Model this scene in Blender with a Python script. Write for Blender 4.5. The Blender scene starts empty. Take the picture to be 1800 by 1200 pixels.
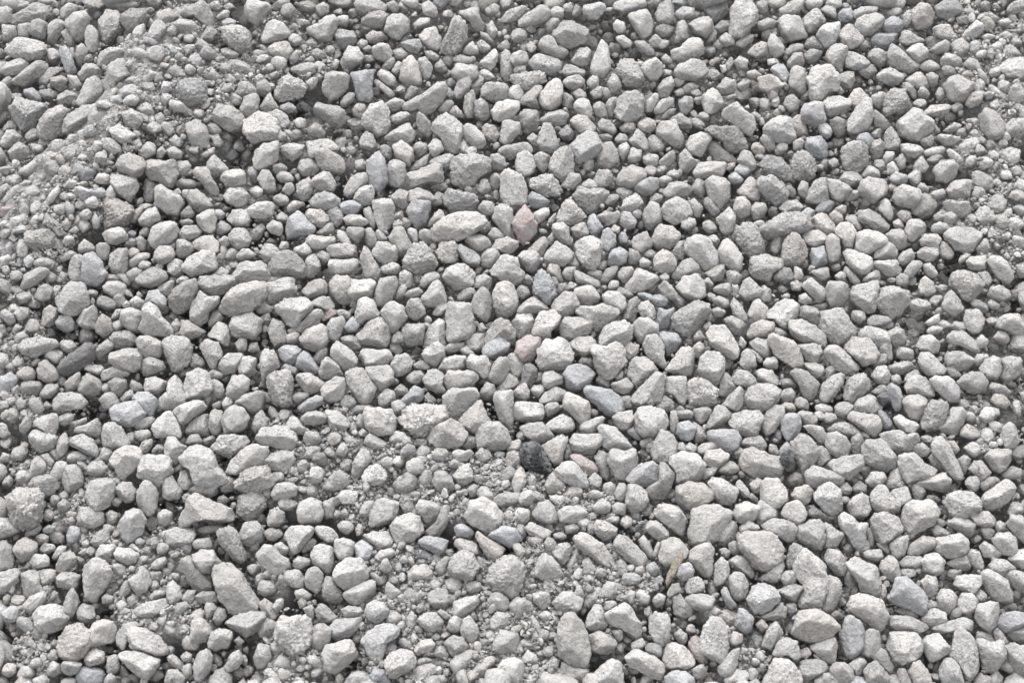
import bpy, math, random
import numpy as np
from mathutils import Vector, Matrix

# ---------------------------------------------------------------- camera, sky, sun, exposure
SC = bpy.context.scene
SLOPE = math.radians(22.0)          # the face of the heap leans towards the viewer
PITCH = math.radians(40.0)          # the camera looks down at it
DIST = 1.75
PX = 0.0006                         # metres per photograph pixel at the centre of the heap face
F = np.array([0, math.cos(PITCH), -math.sin(PITCH)])
R = np.array([1.0, 0, 0])
U = np.cross(R, F)
CAM = -F * DIST
NRM = np.array([0, -math.sin(SLOPE), math.cos(SLOPE)])
VAX = np.array([0, math.cos(SLOPE), math.sin(SLOPE)])

cd = bpy.data.cameras.new('camera')
cam = bpy.data.objects.new('camera', cd)
SC.collection.objects.link(cam)
cam.location = CAM.tolist()
cam.rotation_euler = (math.pi / 2 - PITCH, 0, 0)
cd.sensor_width = 36.0
cd.lens = 36.0 * DIST / (1800 * PX)
cd.clip_start = 0.02
cd.clip_end = 500.0
SC.camera = cam

SUN_EL, SUN_AZ = math.radians(64), math.radians(-12)     # azimuth from +Y (ahead of the camera) towards +X
w = bpy.data.worlds.new('World'); SC.world = w; w.use_nodes = True
wn = w.node_tree; wn.nodes.clear()
sky = wn.nodes.new('ShaderNodeTexSky'); sky.sky_type = 'NISHITA'; sky.sun_disc = False
sky.sun_elevation = SUN_EL; sky.sun_rotation = SUN_AZ
sky.air_density = 1.0; sky.dust_density = 4.0; sky.ozone_density = 1.0
hs = wn.nodes.new('ShaderNodeHueSaturation'); hs.inputs['Saturation'].default_value = 0.06   # grey overcast sky
bg = wn.nodes.new('ShaderNodeBackground'); bg.inputs['Strength'].default_value = 0.15
wo = wn.nodes.new('ShaderNodeOutputWorld')
wn.links.new(sky.outputs['Color'], hs.inputs['Color'])
wn.links.new(hs.outputs['Color'], bg.inputs['Color'])
wn.links.new(bg.outputs['Background'], wo.inputs['Surface'])

sd = bpy.data.lights.new('sun', 'SUN'); sd.energy = 0.65; sd.angle = math.radians(45); sd.color = (1.0, 0.985, 0.965)
sun = bpy.data.objects.new('sun', sd); SC.collection.objects.link(sun)
sdir = Vector((math.sin(SUN_AZ) * math.cos(SUN_EL), math.cos(SUN_AZ) * math.cos(SUN_EL), math.sin(SUN_EL)))
sun.rotation_euler = sdir.to_track_quat('Z', 'Y').to_euler()
sun.location = (0, 0, 4)

SC.view_settings.view_transform = 'Standard'
SC.view_settings.look = 'None'
SC.view_settings.exposure = 2.56
SC.view_settings.gamma = 1.0

# ---------------------------------------------------------------- data traced from the photograph
# every line: tone, then the outline in quarter-hundredths of the picture (1 unit = 2.5 photograph pixels)
THINGS = """\
w+|150.4,406 152,399 161,395.6 168,402 175,414 181.6,424 180,429 173,431.6 166,432 159,426 154,419 152,412|very large flat tan slab at bottom left|stone
w+|392,452 393,442 397,434 403,433 409,437 412,446 414,453 414,461 411,468 409,472 405,470 402,466 393,461|very large tall smooth tan stone at bottom middle|stone
w+|484,376 487,365 488,358 497,355 506,356 514,360 511,369 506,378 499,382 491,384 486,381|very large smooth yellowish-brown stone at lower right|stone
m+|519,378 526,375 536,374 546,377 550,388 548,398 540,401 532,400 526,393 521,385|large pale block, nearest big stone below and right of the yellowish-brown stone|stone
m+|301,161 308,156 317,151 325,149 337,149 344,151 343,157 336,161 330,166 322,169 311,170 305,167|long bar-shaped stone slanting up to the right at upper middle|stone
p+|128,323 131,316 139,314 147,316 151,323 152,328 157,333 160,337 154,341 145,344 139,343 136,335 134,329 129,327|very large elongated stone with a narrow waist at lower left|stone
p+*|342.4,410 345,400 350,394 360,391.4 367,396 368,406 365,416 360,421 353,419 344,414|large speckled pale stone, nearest big stone above and left of the tall smooth tan stone|stone
p+*|281,295 286,289 291,285 300,285 311,286 314,292 312,297 306,301 302,307 294,309 290,304 285,300|very large rough pale stone with a jagged edge at lower middle|stone
p+*|194,440 198,435 207,434 216,435 220,444 219,452 213,458 205,460 198,454 195,447|very large crumbly pale stone at bottom left|stone
p+*|5.3,349.3 12,345.6 24,344.7 29.1,349.3 29.1,360 26,368 20,372 10.7,370.7 7.3,360|very large pale block with a rough top at lower far left|stone
m+|155,212 161,206 168,201 178,199 187,201 186,208 181,216 174,221 164,222 155,218|very big smooth stone, nearest big stone below and left of the grey dome-shaped stone|stone
p+|123.3,366.7 124.7,361.3 131.3,358 132.7,349.3 139.3,348 144.7,351.3 153.3,354 163.3,359.3 164,364.7 156,366.7 146.7,364.7 137.3,366 131.3,370.4 124,369.6|long jagged slab with a blue-stained right end, just below the narrow-waisted stone|stone
w+|557,446 560,438 563,430 572,429 578,430 585,435 588,440 585,446 580,450 571,451 566,449|very large cream stone with broad planes at bottom right|stone
m+|577,230 578,221 586,218 592,218 596,225 600,230 603,236 597,242 589,244 581,237|very large grey angular block, nearest big stone below and left of the pentagon-shaped stone|stone
w+|314.4,220.7 316,213.3 325.3,214 331.3,214 332.7,226.7 334.7,232.7 329.3,237.3 320,240.7 313.7,239.3 314.7,229.3|large rectangular tan slab standing upright near the centre|stone
p+*|669,458 672,448 676,442 682,446 686,453 689,462 689,470 683,475 678,476 674,468 670,463|very large pale speckled stone at bottom far right|stone
m+|318,118 318.7,112 325.3,109.3 336,109.3 342.7,112.7 344,120 338,123.3 332.7,129.3 324.7,134.4 320,130 318.7,122.7|large pale shell-shaped stone, nearest big stone below and right of the smooth downward wedge|stone
p+|596,426 600,420 605,417 611,418 619,422 623,429 624,434 619,442 613,443 609,437 602,433|very large smooth octagonal stone at bottom far right|stone
p+|520.4,325 522.4,318 529,315 538,318.4 547,322 549.4,328 549,334 540,336.4 530,335 524,331|large bright cream loaf-shaped stone, nearest big stone right of the pale blocky stone|stone
p+*|534,160 540,158 546,152 554,150 564,150 568,153 570,159 567,164 556,164 548,167 540,168 535,165|very long pale stone with a rough crest at upper right|stone
p+|378,253 379,246 383,240 393,238 399,241 403,249 401,254 397,260 387,260 380,260|large bright white smooth stone, just right of the pink-patched stone|stone
p+|635,362 638,354 648,352 658,355 660,361 656,368 648,373 642,376 635,373|large light stone, nearest big stone below and right of the big white faceted stone|stone
p+|540,474 544,464 552,462 558,467 562,473 564,484 536,484|very large pale block, nearest big stone below and left of the broad cream stone|stone
m+|58,409 60,398 64,393 71,394 79,398 79,404 73,414 67,422 60,420 58,414|very large smooth stone narrowing at the base at bottom far left|stone
p+|415,247 417,243 426,244 434,240 439,243 439,255 434,261 429,267 423,264 418,258 418,251|large bright molar-shaped stone near the centre|stone
m+|472,227 474,221 481,217 489,212 497,212 499,219 495,225 490,232 485,237 479,235 473,230|big rounded stone, nearest big stone below the smooth beige stone|stone
p+*|493,450 496,441 501,435 507,436 511,443 511,452 511,460 505,465 497,461 493,456|very large pale crumbly block, nearest big stone below and right of the thin tan stick|stone
p+|328,362.7 330.7,353.3 338,350.4 345.3,352.7 352,360 352.7,367.3 346.7,374.7 337.3,371.3 329.3,366.7|large pale round stone, nearest big stone below and left of the black slag lump|stone
b+|624,420 628,415 631,407 637,406 644,411 648,416 651,422 651,429 647,432 639,427 631,425|large grey faceted stone with a bluish edge, second big stone right of the octagonal stone|stone
p+|97,330 99,322 106,319 115,319 120,325 121,331 116,338 111,342 103,339 98,335|large round stone with a flat face, nearest big stone left of the narrow-waisted stone|stone
p+|352,128 351.6,121 358,120 367,123.6 370,132 370.4,141 367,147 361,148.4 356,144 353,138|large pale lumpy stone, just above the rose-pink diamond stone|stone
m+|42,448 47,441 56,440 63,445 65,452 60,459 53,464 45,461 41,455|large rounded grey stone, just below and right of the white round-edged stone|stone
p+*|561,424 564,414 569,405 576,403 581,405 583,411 580,417 578,426 573,430 565,429|long speckled stone like a loaf on end, just above the broad cream stone|stone
p+|630,89 635,83 642,77 648,79 655,85 657,89 652,96 647,100 640,99 633,95|large pale shield-shaped slab with a crack at top far right|stone
p+|173,88 173,83 180,80 188,80 195,86 196.4,92 193,98 188,99 180,101 175,98 172.6,94|large whitish stone with a lobed outline at top left|stone
p+|568,55 572,49 578,46 584,46 588,52 590,57 589,64 582,65 577,71 571,71 570,64|large knobbly stone with a hollow underneath at top right|stone
p+|225,462 229,454 238,452 246,451 250,456 249,463 242,469 235,474 227,469|large bright faceted stone, nearest big stone below and right of the big crumbly stone|stone
m+|514,8 518,0 527,0 531,7 533,13 528,19 523,26 517,28 513,24 514,15|large smooth upright stone with pores at top right|stone
p+|302,309 304,301 311,298 317,295 323,298 328,305 325,312 319,315 310,316 304,314|large flat-topped pale slab, just below and right of the jagged rough pale stone|stone
p+|253,452 259,445 268,439 277,440 281,443 279,448 272,451 271,457 268,465 262,463 257,457|pale winged stone with dust cap, second big stone right of the big crumbly stone|stone
p+|625,455 627,445 636,445 644,446 649,452 647,460 640,464 633,466 627,461|very large bright white block, nearest big stone below and right of the octagonal stone|stone
p+|471,326 474,321 481,318 490,320 495,326 494,332 490,339 482,341 476,338 475,331|large pale blocky stone at lower right|stone
p+*|664,353 668,347 676,345 684,347 689,353 688,361 678,366 667,362|large white rough stone, nearest big stone above the white shield-shaped stone|stone
p+|706,455 712,453 722,455 728,457 728,478 719,477 713,470 708,461|large bright white stone, second big stone right of the pale speckled stone|stone
p+|334,310 337,301 343,297 350,297 356,302 359,310 356,316 346,317 339,316|large pale faceted stone, nearest big stone above and left of the black slag lump|stone
p+|414,479 422,470 430,463 435,466 438,474 438,484 414,486|bright angular stone, nearest big stone below and right of the tall smooth tan stone|stone
p+|312,279 318,273 326,274 335,273 336,278 332,285 325,292 320,297 316,295 313,288|big smooth cone pointing down to the left near the centre|stone
p+|234,405 237,398 244,393 253,393 257,398 259,406 253,410 245,413 240,415 236,410|large pale block, second big stone above and right of the big crumbly stone|stone
p+|446,293 450,287 457,286 466,289 470,293 468,301 463,306 453,307 448,302|large bright rounded stone, nearest big stone below and right of the blue-grey flecked slab|stone
p+|595,396 600,392 608,395 614,398 617,402 619,410 618,420 611,417 605,414 602,407 597,401|very large bright stone with a dark left side, just above the octagonal stone|stone
d+|188,191 191,183 196,178 202,177 208,179 214,186 215,192 211,195 199,196 192,194|broad grey dome-shaped stone at upper left|stone
p+|607,314 610,310 618,309 623,312 627,318 631,323 628,329 622,331 614,329 608,324|very large bright white faceted stone at lower far right|stone
p+|482,177 484,169 490,166 497,167 502,174 505,183 504,188 496,190 489,184|very large grainy stone, nearest big stone right of the smooth beige stone|stone
w+|497.6,234.7 503.3,226.7 506.7,225.3 514,234 520,243.3 521.6,250.7 516,252.3 508,249.3 500,242|large smooth beige stone, nearest big stone below and left of the white spiky stone|stone
m+*|7,77 13,70 18,71 25,73 32,73 32,79 27,85 24,90 17,93 13,88 9,81|big rough kite-shaped stone at top far left|stone
p+|422,236 426,230 432,227 440,226 444,230 444,237 442,243 434,247 425,246 422,241|large bright smooth round stone, just above and right of the molar-shaped stone|stone
p+|540,241 544,235 554,237 560,242 564,251 565,257 562,260 555,258 550,254 545,249|large smooth beige stone, nearest big stone below the white spiky stone|stone
p+|160,331 164,322 172,315 180,312 187,315 185,326 175,332 167,333 161,332|bright whitish angular stone, nearest big stone below and left of the white flat-fronted slab|stone
p+|256,292 258,287 268,287 274,289 279,295 278,301 274,307 270,308 262,304 257,300|bright smooth faceted stone, nearest big stone left of the jagged rough pale stone|stone
p+|305,88 309,83 314,81 320,84 325,89 324,97 324,104 319,108 313,105 310,97 305,92|large smooth pale wedge narrowing downward at top middle|stone
p+|40,210 45,203 50,199 58,200 61,206 61,214 56,220 48,222 42,217 40,213|big rounded stone, just below and left of the white and pale-blue block|stone
p+*|165.4,340 170,333 178,328.4 187,328 192.4,336 191,342 183,345.6 173,346 167,343|broad pale dome, second big stone below and left of the white flat-fronted slab|stone
m+|25,94 29,84 34,77 43,75 48,79 45,86 45,94 38,98 30,98|large stone with a ragged lower edge, just right of the kite-shaped stone|stone
b+|590,446 594,439 595,432 599,433 604,437 607,443 608,452 603,458 597,461 591,456|blue-grey stone like a boot standing up at bottom right|stone
p+|180,307 185,301 194,300 202,300 209,306 208,313 204,317 195,315 184,312|big white flat-fronted slab at lower left|stone
p+|631,322 637,319 643,319 649,325 656,329 659,332 653,337 645,337 637,339 633,332|large bright angular stone, nearest big stone right of the big white faceted stone|stone
m+|114,242 116,238 124,235.7 132,239.3 134.4,244.7 133.1,254 128,260 120.7,259.3 118,252|large upright grey block tapering downward, just below and right of the shoe-shaped stone|stone
w+|476,350 477,343 485,339 494,340 500,345 501,351 494,355 487,358 481,358|large cream faceted stone, just below the pale blocky stone|stone
p+|194,216 200,211 209,210 215,210 220,214 218,220 213,224 211,229 204,231 199,224|bright white flat stone in a notch, second big stone below the grey dome-shaped stone|stone
w+|389,23 397,16 403,16 412,21 414,26 412,32 407,34 396,34 390,29|large smooth greenish-grey stone with flat faces at top middle|stone
k+*|366,319 369,313 374,311 380,314 385,322 387,328 384,334 377,335 371,332 368,326|black crumbly slag-like lump at lower middle|slag_lump
p|183,207 186,200 192,199 201,195 206,197 209,203 207,208 199,213 191,215 186,212|broad pale dome with dark shade below, just below the grey dome-shaped stone|stone
p+|90,446 94,441 103,443 111,447 116,453 118,458 111,461 101,458 93,455|long pale stone, nearest big stone below and right of the big base-narrowing stone|stone
m+|523.6,281 527,273 534,270 543,271 548,275 546.4,282 541,287 535,289.6 527,287|large pale rounded stone, second big stone below the white spiky stone|stone
p+|59,347 63,339 71,337 80,338 80,347 77,355 70,359 63,355|big rounded stone with a bright centre, nearest big stone right of the big rough-topped block|stone
m+|401,103 406,97 413,93 421,95 424,102 421,107 414,113 407,115 402,111|big rounded cobble with a grainy surface, nearest big stone below the spearhead-shaped stone|stone
p+|425,433 432,428 439,424 443,426 447,434 452,441 451,450 446,447 437,441 430,439|large smooth grey wedge, nearest big stone above and right of the tall smooth tan stone|stone
p+|98,230 101.3,224 100.7,216 104.7,213.3 110,215.3 113.3,222.7 118.7,228 122,234 119.3,237.1 109.3,236.3 101.3,234.7|large bright stone shaped like a shoe at central far left|stone
m+|616,214 619,208 621,203 628,202 633,204 638,205 639,212 634,219 628,224 622,221|large lumpy stone with rounded knobs, just right of the pentagon-shaped stone|stone
p+|558,398 562,392 567,386 573,391 580,397 580,404 576,408 570,407 564,410 560,405|large pale pentagonal stone, nearest big stone above and left of the octagonal stone|stone
m+|284,74 292,69 297,67 301,64 307,58 312,59 314,64 310,72 304,79 298,80 294,77 289,79 285,77|long stone, nearest big stone above and left of the smooth downward wedge|stone
m+*|284,183 288,177 291,172 297,171 301,175 305,181 307,186 303,190 293,193 285,189|large dusty triangular dome, nearest big stone below and left of the long slanting bar-shaped stone|stone
p+|24,433 28,427 34,425 42,427 47,434 45,440 38,445 30,446 27,440|bright white round-edged stone at bottom far left|stone
p+|347,206 350,200 356,198 361,201 364.4,212 362,218 355,225 350,222.4 347,214|smooth pale pear-shaped stone, second big stone above and right of the rectangular tan slab|stone
m+|555,231 556,226 564,225 572,229 579,234 581,241 576,246 566,243 558,236|long oval grey stone, just below and right of the white spiky stone|stone
p+|535,352 535,340 540,337 547,337 553,344 553,353 548,358 540,360|large bright white block, second big stone above and right of the yellowish-brown stone|stone
m|124,396 128,391 134,391 138,397 143,402 148,405 150,411 145,415 138,416 132,409 131,402 125,401|long left-slanting grey stone, nearest big stone above and left of the flat tan slab|stone
w*|74,140 80,140 86,142 93,146 93,150 89,157 85,160 76,162 72,158 74,151|wide dusty slab, nearest big stone above and right of the white and pale-blue block|stone
p+|275.3,369.3 278,364.7 289.3,361.3 294.7,364 296.7,374 292,380 281.3,382.4 276.7,378|large pale blue-white block, nearest big stone below the jagged rough pale stone|stone
m+|433,79 435,70 440,66 447,65 451,67 453,74 452,81 446,86 439,86 434,83|round-shouldered stone, second big stone below and right of the spearhead-shaped stone|stone
m+|557,319 557,311 562,306 568,306 573,313 575,319 572,326 568,333 564,332 561,325|large pale tapering stone, third big stone left of the big white faceted stone|stone
p+|256,80 261,75 268,72 272,76 274,87 271,95 266,98 261,92 255,89 255,84|large pale kidney-shaped stone, nearest big stone below the blue-stained white block|stone
p+|250,238 254.7,232 260,225.3 268,224.3 272,229.3 273.3,236.7 272.7,242.9 265.3,244.7 256,242.4|big pale angular stone, second big stone left of the rectangular tan slab|stone
p+|129,271 131,264 138,260 144,261 149,268 150,273 146,279 137,281 131,279|big round whitish stone at central left|stone
p+|405,220 410,216 418,216 423,214 432,217 436,220 433,225 426,229 420,233 415,229 410,223|very large long pale lumpy stone near the centre|stone
b+|412,275 416,271 422,273 431,275 437,282 438,287 434,290 431,293 425,290 418,284 413,280|large blue-grey slab with flecks near the centre|stone
p+|687,452 690,450 697,452 704,451 707,458 706,463 700,471 696,475 691,470 689,461|large bright faceted stone, just right of the pale speckled stone|stone
p+|404,378 408,374 415,377 423,382 429,389 433,396 430,398 421,396 413,390 407,385|long flat grey slab, nearest big stone left of the thin tan stick|stone
m+*|189,266 194,262 202,262 206,267 205,277 205,283 199,286 192,282 189,273|large dusty crumbly stone, nearest big stone above the white flat-fronted slab|stone
m+|664,165 667,161 674,160 683,161 689,164 689,170 685,176 678,178 672,175 666,169|very large smooth oval stone at upper far right|stone
p+|655,312 659,308 663,308 668,314 672,322 677,332 676,338 671,337 666,332 661,324 656,319|long bright stone, second big stone right of the big white faceted stone|stone
m|165,192 169,186 174,184 187,186 190,192 187,198 176,200 169,201 165,198|long grey stone, just left of the grey dome-shaped stone|stone
m+|244,263 249,260 255,260 259,266 263,271 263,278 259,285 254,284 249,276 244,271|large smooth grey shield-shaped stone, nearest big stone above and right of the white flat-fronted slab|stone
p+|345.6,190 350,181 357,178.6 363,181 365,188 368,192 366.4,199 361,199.6 353,197 347,193|large pitted whitish stone, nearest big stone below the rose-pink diamond stone|stone
p+|428,324 430,317 437,317 446,317 449,323 444,332 440,339 435,338 431,331|large bright wedge with a smooth face, second big stone left of the pale blocky stone|stone
p+|613,366 616,362 622,361 630,364 634,370 632,376 626,381 621,382 616,379 614,373|large bright white stone, second big stone below the big white faceted stone|stone
p+|537,91 540,85 548,82.4 556,83.6 558,92 558,99 551,103 543,99 539,96|big pale smooth block with rounded corners, nearest big stone right of the turtle-shell-shaped stone|stone
p+|5,34 12,28 20,26 28,29 32,36 26,42 18,43 10,40 5,38|broad pale loaf-shaped stone, nearest big stone above the kite-shaped stone|stone
m+*|668,197 671,192 678,191 686,193 691,199 688,206 682,211 676,211 673,205 670,202|very large rough dome, nearest big stone below the big smooth oval stone|stone
p+|598,207 601,202 609,199 616,199 618,204 617,212 614,218 610,221 603,217 599,212|large smooth rounded pentagon-shaped stone at central far right|stone
m+|444,280 449,274 456,267 462,262 467,265 466,274 464,281 458,285 451,285 446,283|long smooth grey stone, nearest big stone right of the blue-grey flecked slab|stone
c+|41,258 45,252 52,248 58,243 62,241 66,246 65,253 60,257 53,262 46,265 42,263|big stone with a dark charcoal-grey broken face at central far left|stone
p+|83,461 88,458 96,458 105,461 111,464 109,471 104,477 97,475 90,468|large bright stone, second big stone below and right of the big base-narrowing stone|stone
p+|589,366 594,361 599,363 603,368 610,367 608,374 608,379 611,382 609,388 605,388 600,384 597,378 591,371|large bright jagged stone, second big stone above the octagonal stone|stone
p+|404,177 405,170 411,168 421,167 423,173 421,182 422,186 417,190 411,187 407,182|large bright smooth block, nearest big stone above the long lumpy pale stone|stone
p+|440,464 444,458 450,458 459,461 466,466 467,471 464,477 456,475 448,470 442,468|large bright stone, nearest big stone right of the tall smooth tan stone|stone
p+|77,324 82,317 89,314 96,315 100,321 97,327 92,332 87,337 84,335 81,328|large bright stone, nearest big stone above and right of the big rough-topped block|stone
p+*|484,278 485,268 490,266 497,268 504,274 503,283 496,286 486,285|large pale square block, nearest big stone above the pale blocky stone|stone
p+|657,384 660,378 668,377 675,375 682,380 683,384 678,390 670,392 662,390 657,387|large pale six-sided stone, nearest big stone above and left of the white shield-shaped stone|stone
m+|386.7,116.7 388,110.7 395.3,102 400,102 402,108 403.3,116.7 402.7,123.3 397.3,128.7 392,125.3 388,121.3|tall grainy grey stone, second big stone above and right of the rose-pink diamond stone|stone
m+*|310,32 316,22 318,13 322,12 328,19 328,27 325,35 318,39 311,37|tall rough speckled stone, nearest big stone above the smooth downward wedge|stone
p+|690,410 691,403 696,401 702,404 708,408 711,417 710,423 702,423 696,419|large smooth white shield-shaped stone at bottom far right|stone
m+*|519,170 519,162 525,157 531,159 534,166 538,172 536,178 529,181 523,178|big pale rough-topped block, just below and left of the long rough-crested stone|stone
w+|118,211 123,203 129,199 136,197 139,201 137,210 133,217 126,220 119,216|smooth tan oval stone, nearest big stone above and right of the shoe-shaped stone|stone
p+|491,260 493,252 498,248 506,248 509,255 509,262 505,269 500,271 495,266 492,263|bright round stone, second big stone below and left of the white spiky stone|stone
m+*|535,116 539,109 547,109.6 555,116 559,123 556,129 549,129 541,124|rough speckled stone, nearest big stone below and right of the turtle-shell-shaped stone|stone
d+*|496,92 501,89 507,90 514,89 521,93 525,102 520,108 512,107 508,100 502,96|rough grey stone shaped like a turtle shell at upper right|stone
m|703,47 709,42 720,41 726,46 724,54 717,59 708,57 702,51|large low mound-shaped stone half, nearest big stone right of the grey leaning wedge|stone
p+|457,358 464,354 473,355 479,359 482,366 480,375 477,376 470,370 463,365|long smooth pale stone, just left of the yellowish-brown stone|stone
m+|593,104 598,101 604,100 609,104 610,112 609,119 602,122 595,119 592,112|large smooth rounded stone, nearest big stone below and left of the cracked shield-shaped slab|stone
d+*|124,62 128,57 138,56 144,59 145,68 142,73 132,75 126,70|squat round stone with a gritty dark hollow at top left|stone
b+|441,337 444,331 451,325 458,324 464,329 464,337 458,341 448,343 444,340|jagged white and blue-grey stone, nearest big stone left of the pale blocky stone|stone
b+|77,289 81,285 88,283 95,282 100,287 102,291 97,297 91,300 84,298 79,294|broad smooth blue-grey stone, nearest big stone below and right of the charcoal-faced stone|stone
m+|162,229.3 164.7,223.3 177.3,220 183.3,225.3 182.7,232.7 178.7,238 168,238 162.7,235.3|big pale grey angular stone, nearest big stone above and right of the round whitish stone|stone
m+|513,298 515,292 525,289 534,289 535,296 532,304 525,307 516,304|large smooth grey block, second big stone above and right of the pale blocky stone|stone
p+|526,421 530,413 538,410.4 547,416 547.6,422 541,428 536,430.4 529,429|bright smooth dome-shaped stone, nearest big stone above and left of the broad cream stone|stone
p+|466,458 469,453 476,452 482,456 488,463 487,468 478,471 470,469 466,464|large smooth cream stone, third big stone below the thin tan stick|stone
p+|594,244 600,238 610,238 617,245 618,249 614,255 608,257 602,253 597,248|large smooth bright stone, second big stone below the pentagon-shaped stone|stone
m+|284.7,126.7 286,122 296,119.3 305.3,115.3 310.7,116.7 312.7,124 310.7,128.7 301.3,128 293.3,131.3 286,132.3|long stone, nearest big stone below and left of the smooth downward wedge|stone
m|46,84 52,79 60,74 69,75 72,79 66,85 60,88 50,95 46,93|long right-slanting grey stone, second big stone right of the kite-shaped stone|stone
p+|131,221 135,214 138,210 140,205 146,209 153,209 153,215 147,219 146,225 140,229 133,226|large pale branching stone, nearest big stone right of the shoe-shaped stone|stone
m+|560,376 563,370 569,366 576,366 580,371 580,379 577,385 572,387 565,382|large smooth grey stone, second big stone above and left of the octagonal stone|stone
m+|103.3,122.7 102,115.3 106.7,112.7 114.7,114 122.9,113.3 123.7,122.7 120.7,131.7 114.7,130 106.7,126|grey wedge, nearest big stone below and left of the whitish lobed stone|stone
w*|70,14 75,8 83,9 86,16 86,22 81,29 75,31 70,27 69,19|big brownish-grey upright stone with grit on its top at top far left|stone
m+|83,370 87,363 92,357 99,359 102,365 100,373 95,379 90,382 87,378|large pale upright stone, nearest big stone above and right of the big base-narrowing stone|stone
p+|690,352 694,346 702,341 708,337 713,340 713,346 708,353 700,359 692,357|large bright oblong stone leaning right, second big stone above the white shield-shaped stone|stone
p+|259.7,363.3 265.3,351.3 272,350.4 280,352 279.3,360 276,366.7 266.7,369.6 261.3,370.4 260,366.7|bright white jagged stone, nearest big stone below and left of the jagged rough pale stone|stone
m+|139,200 141,195 149,194 159,194 164,195 165,201 158,207 148,209 142,205|wide pale stone, second big stone above and right of the shoe-shaped stone|stone
p+|271,465 275,459 283,457 289,458 293,463 291,469 284,473 277,477 272,472|large bright white stone, third big stone right of the big crumbly stone|stone
b+|258,119.3 258.7,113.3 266,107.3 269.3,112 272,119.3 272,128 267.3,134.7 262.7,136 258.7,128.7|upright stone, second big stone below and left of the smooth downward wedge|stone
m+|147,82 154,75 160,74.4 167,78 173,86 170,91 163,92.4 155,89|long winged stone with a sharp left corner, just left of the whitish lobed stone|stone
p+|526.4,189 530,181 540,179 549,183 549.6,188 543,192 540,198 533,196 528,194|bright smooth stone with a rounded left shoulder, nearest big stone above the white spiky stone|stone
m-|404,138 408,132 414,134 422,133 427,135 426,140 420,150 417,152 412,149 407,144|large sandy flat stone, nearest big stone above and left of the smooth beige stone|stone
p+|323,295 330,288 337,281 340,287 344,296 340,303 332,305 325,300|blue-white angular stone with a sharp top, just below and right of the smooth tilted cone|stone
m+|595,88 599,81 603,75 607,70 613,70 614,78 612,86 608,92 601,94 596,92|long pale stone pinched at the waist, nearest big stone left of the cracked shield-shaped slab|stone
p+|128,187 134,181 142,177 149,178 152,186 150,191 143,193 135,195 129,190|large pale loaf-shaped stone, second big stone right of the white and pale-blue block|stone
p+|394,229 397,224 404,223 412,223 416,227 415,233 409,238 400,240 395,237|bright round-cornered block, just below and left of the long lumpy pale stone|stone
p+|612,353 613,347 618,341 623,343 626,348 631,353 632,358 626,362 618,363 614,359|large bright white stone, nearest big stone below the big white faceted stone|stone
p+|458,320 460,311 465,303 470,304 476,312 475,320 470,325 463,326|bright faceted stone with two smooth planes, just above and left of the pale blocky stone|stone
b+|396,263 400,258 407,256 414,260 418,263 415,269 410,275 406,277 399,272 398,267|blue-grey faceted stone with a white left face, just below and left of the molar-shaped stone|stone
p+|538,222 544,216 551,211 556,212 562,214 561,221 558,226 553,232 548,229 544,224 540,224|bright white spiky stone at central right|stone
m+|158.4,438 166,433 178,430 185.6,431 185.6,438 179,444 173,447.6 165,442|pale flat-sided stone, just below and right of the flat tan slab|stone
p+|508,80 512,74 517,71 522,77 529,82 531,89 527,95 521,92 514,86 509,83|large smooth pale stone narrowing upward, just above and right of the turtle-shell-shaped stone|stone
b+|57,186 60,180 66,178 70,183 73,189 75,192 72,198 68,200 60,200 57,194|bright white and pale blue broken block at upper far left|stone
m+*|549,181 551,173 554,166 560,166 564,170 567,177 566,184 561,186 557,188 551,185|big rough-textured upright stone, just below the long rough-crested stone|stone
p+|457,434 458,428 465,429 471,435 471,443 471,448 466,454 461,451 457,444|bright upright white stone, nearest big stone below the thin tan stick|stone
m+*|532.4,130 536,124 543,124 550,129 553.6,136 551,143 545,144.4 537,138|coarse speckled stone, nearest big stone above the long rough-crested stone|stone
m*|167.4,356 169,349 177,346.4 185,347 187,356 182,361 177,367 172,364 168,361|crumbly rounded stone, nearest big stone below and right of the narrow-waisted stone|stone
p+|347,282 348,276 360,275.6 361,283 361,295 359,301.6 353,300 350,292|tall bright smooth block like a molar, nearest big stone right of the smooth tilted cone|stone
p+|573,348 577,342 585,340 590,345 591,352 591,358 585,363 579,358 574,352|large pale rounded stone, nearest big stone below and left of the big white faceted stone|stone
m+|316,399 319,391 325,388 332,390 336,398 335,404 329,407 322,406 317,403|round pale stone, second big stone below and left of the black slag lump|stone
p+|312,194 315,189 321,186 328,187 333,192 333,198 329,203 321,204 314,199|big pale egg-shaped stone, nearest big stone above the rectangular tan slab|stone
m+|619,306 627,303 633,303 637,306 643,304 648,307 644,312 640,316 632,319 627,316 622,310|wide slate-coloured slab in shadow, just above and right of the big white faceted stone|stone
r+|360,157 363,152 369,145 374,151 377,157 377,163 373,167 368,172 364,167 361,161|diamond-shaped rose-pink stone with pale veins at upper middle|stone
p+|465,146 469,142 476,139 483,142 487,149 482,155 473,158 467,154|large round pale stone, just above and right of the smooth beige stone|stone
m+|341,239 346,228 351,224.4 358,226 361.6,234 361,240 352,243 342,242|low grey wedge with clean planes, just above and left of the pink-patched stone|stone
m+|262,141 267,140 274,140 277,145 277,153 274,161 268,163 264,159 263,151|tall rectangular block, nearest big stone above and right of the grey dome-shaped stone|stone
p+|580,249 583,243 588,242 594,247 600,254 604,258 602,262 596,263 588,260 583,253|large angular block, second big stone below and right of the white spiky stone|stone
p+|105,161 113,157 122,156 126,162 124,167 118,172 110,175 105,169|large cube-like stone with a shaded right corner, nearest big stone above the shoe-shaped stone|stone
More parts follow.
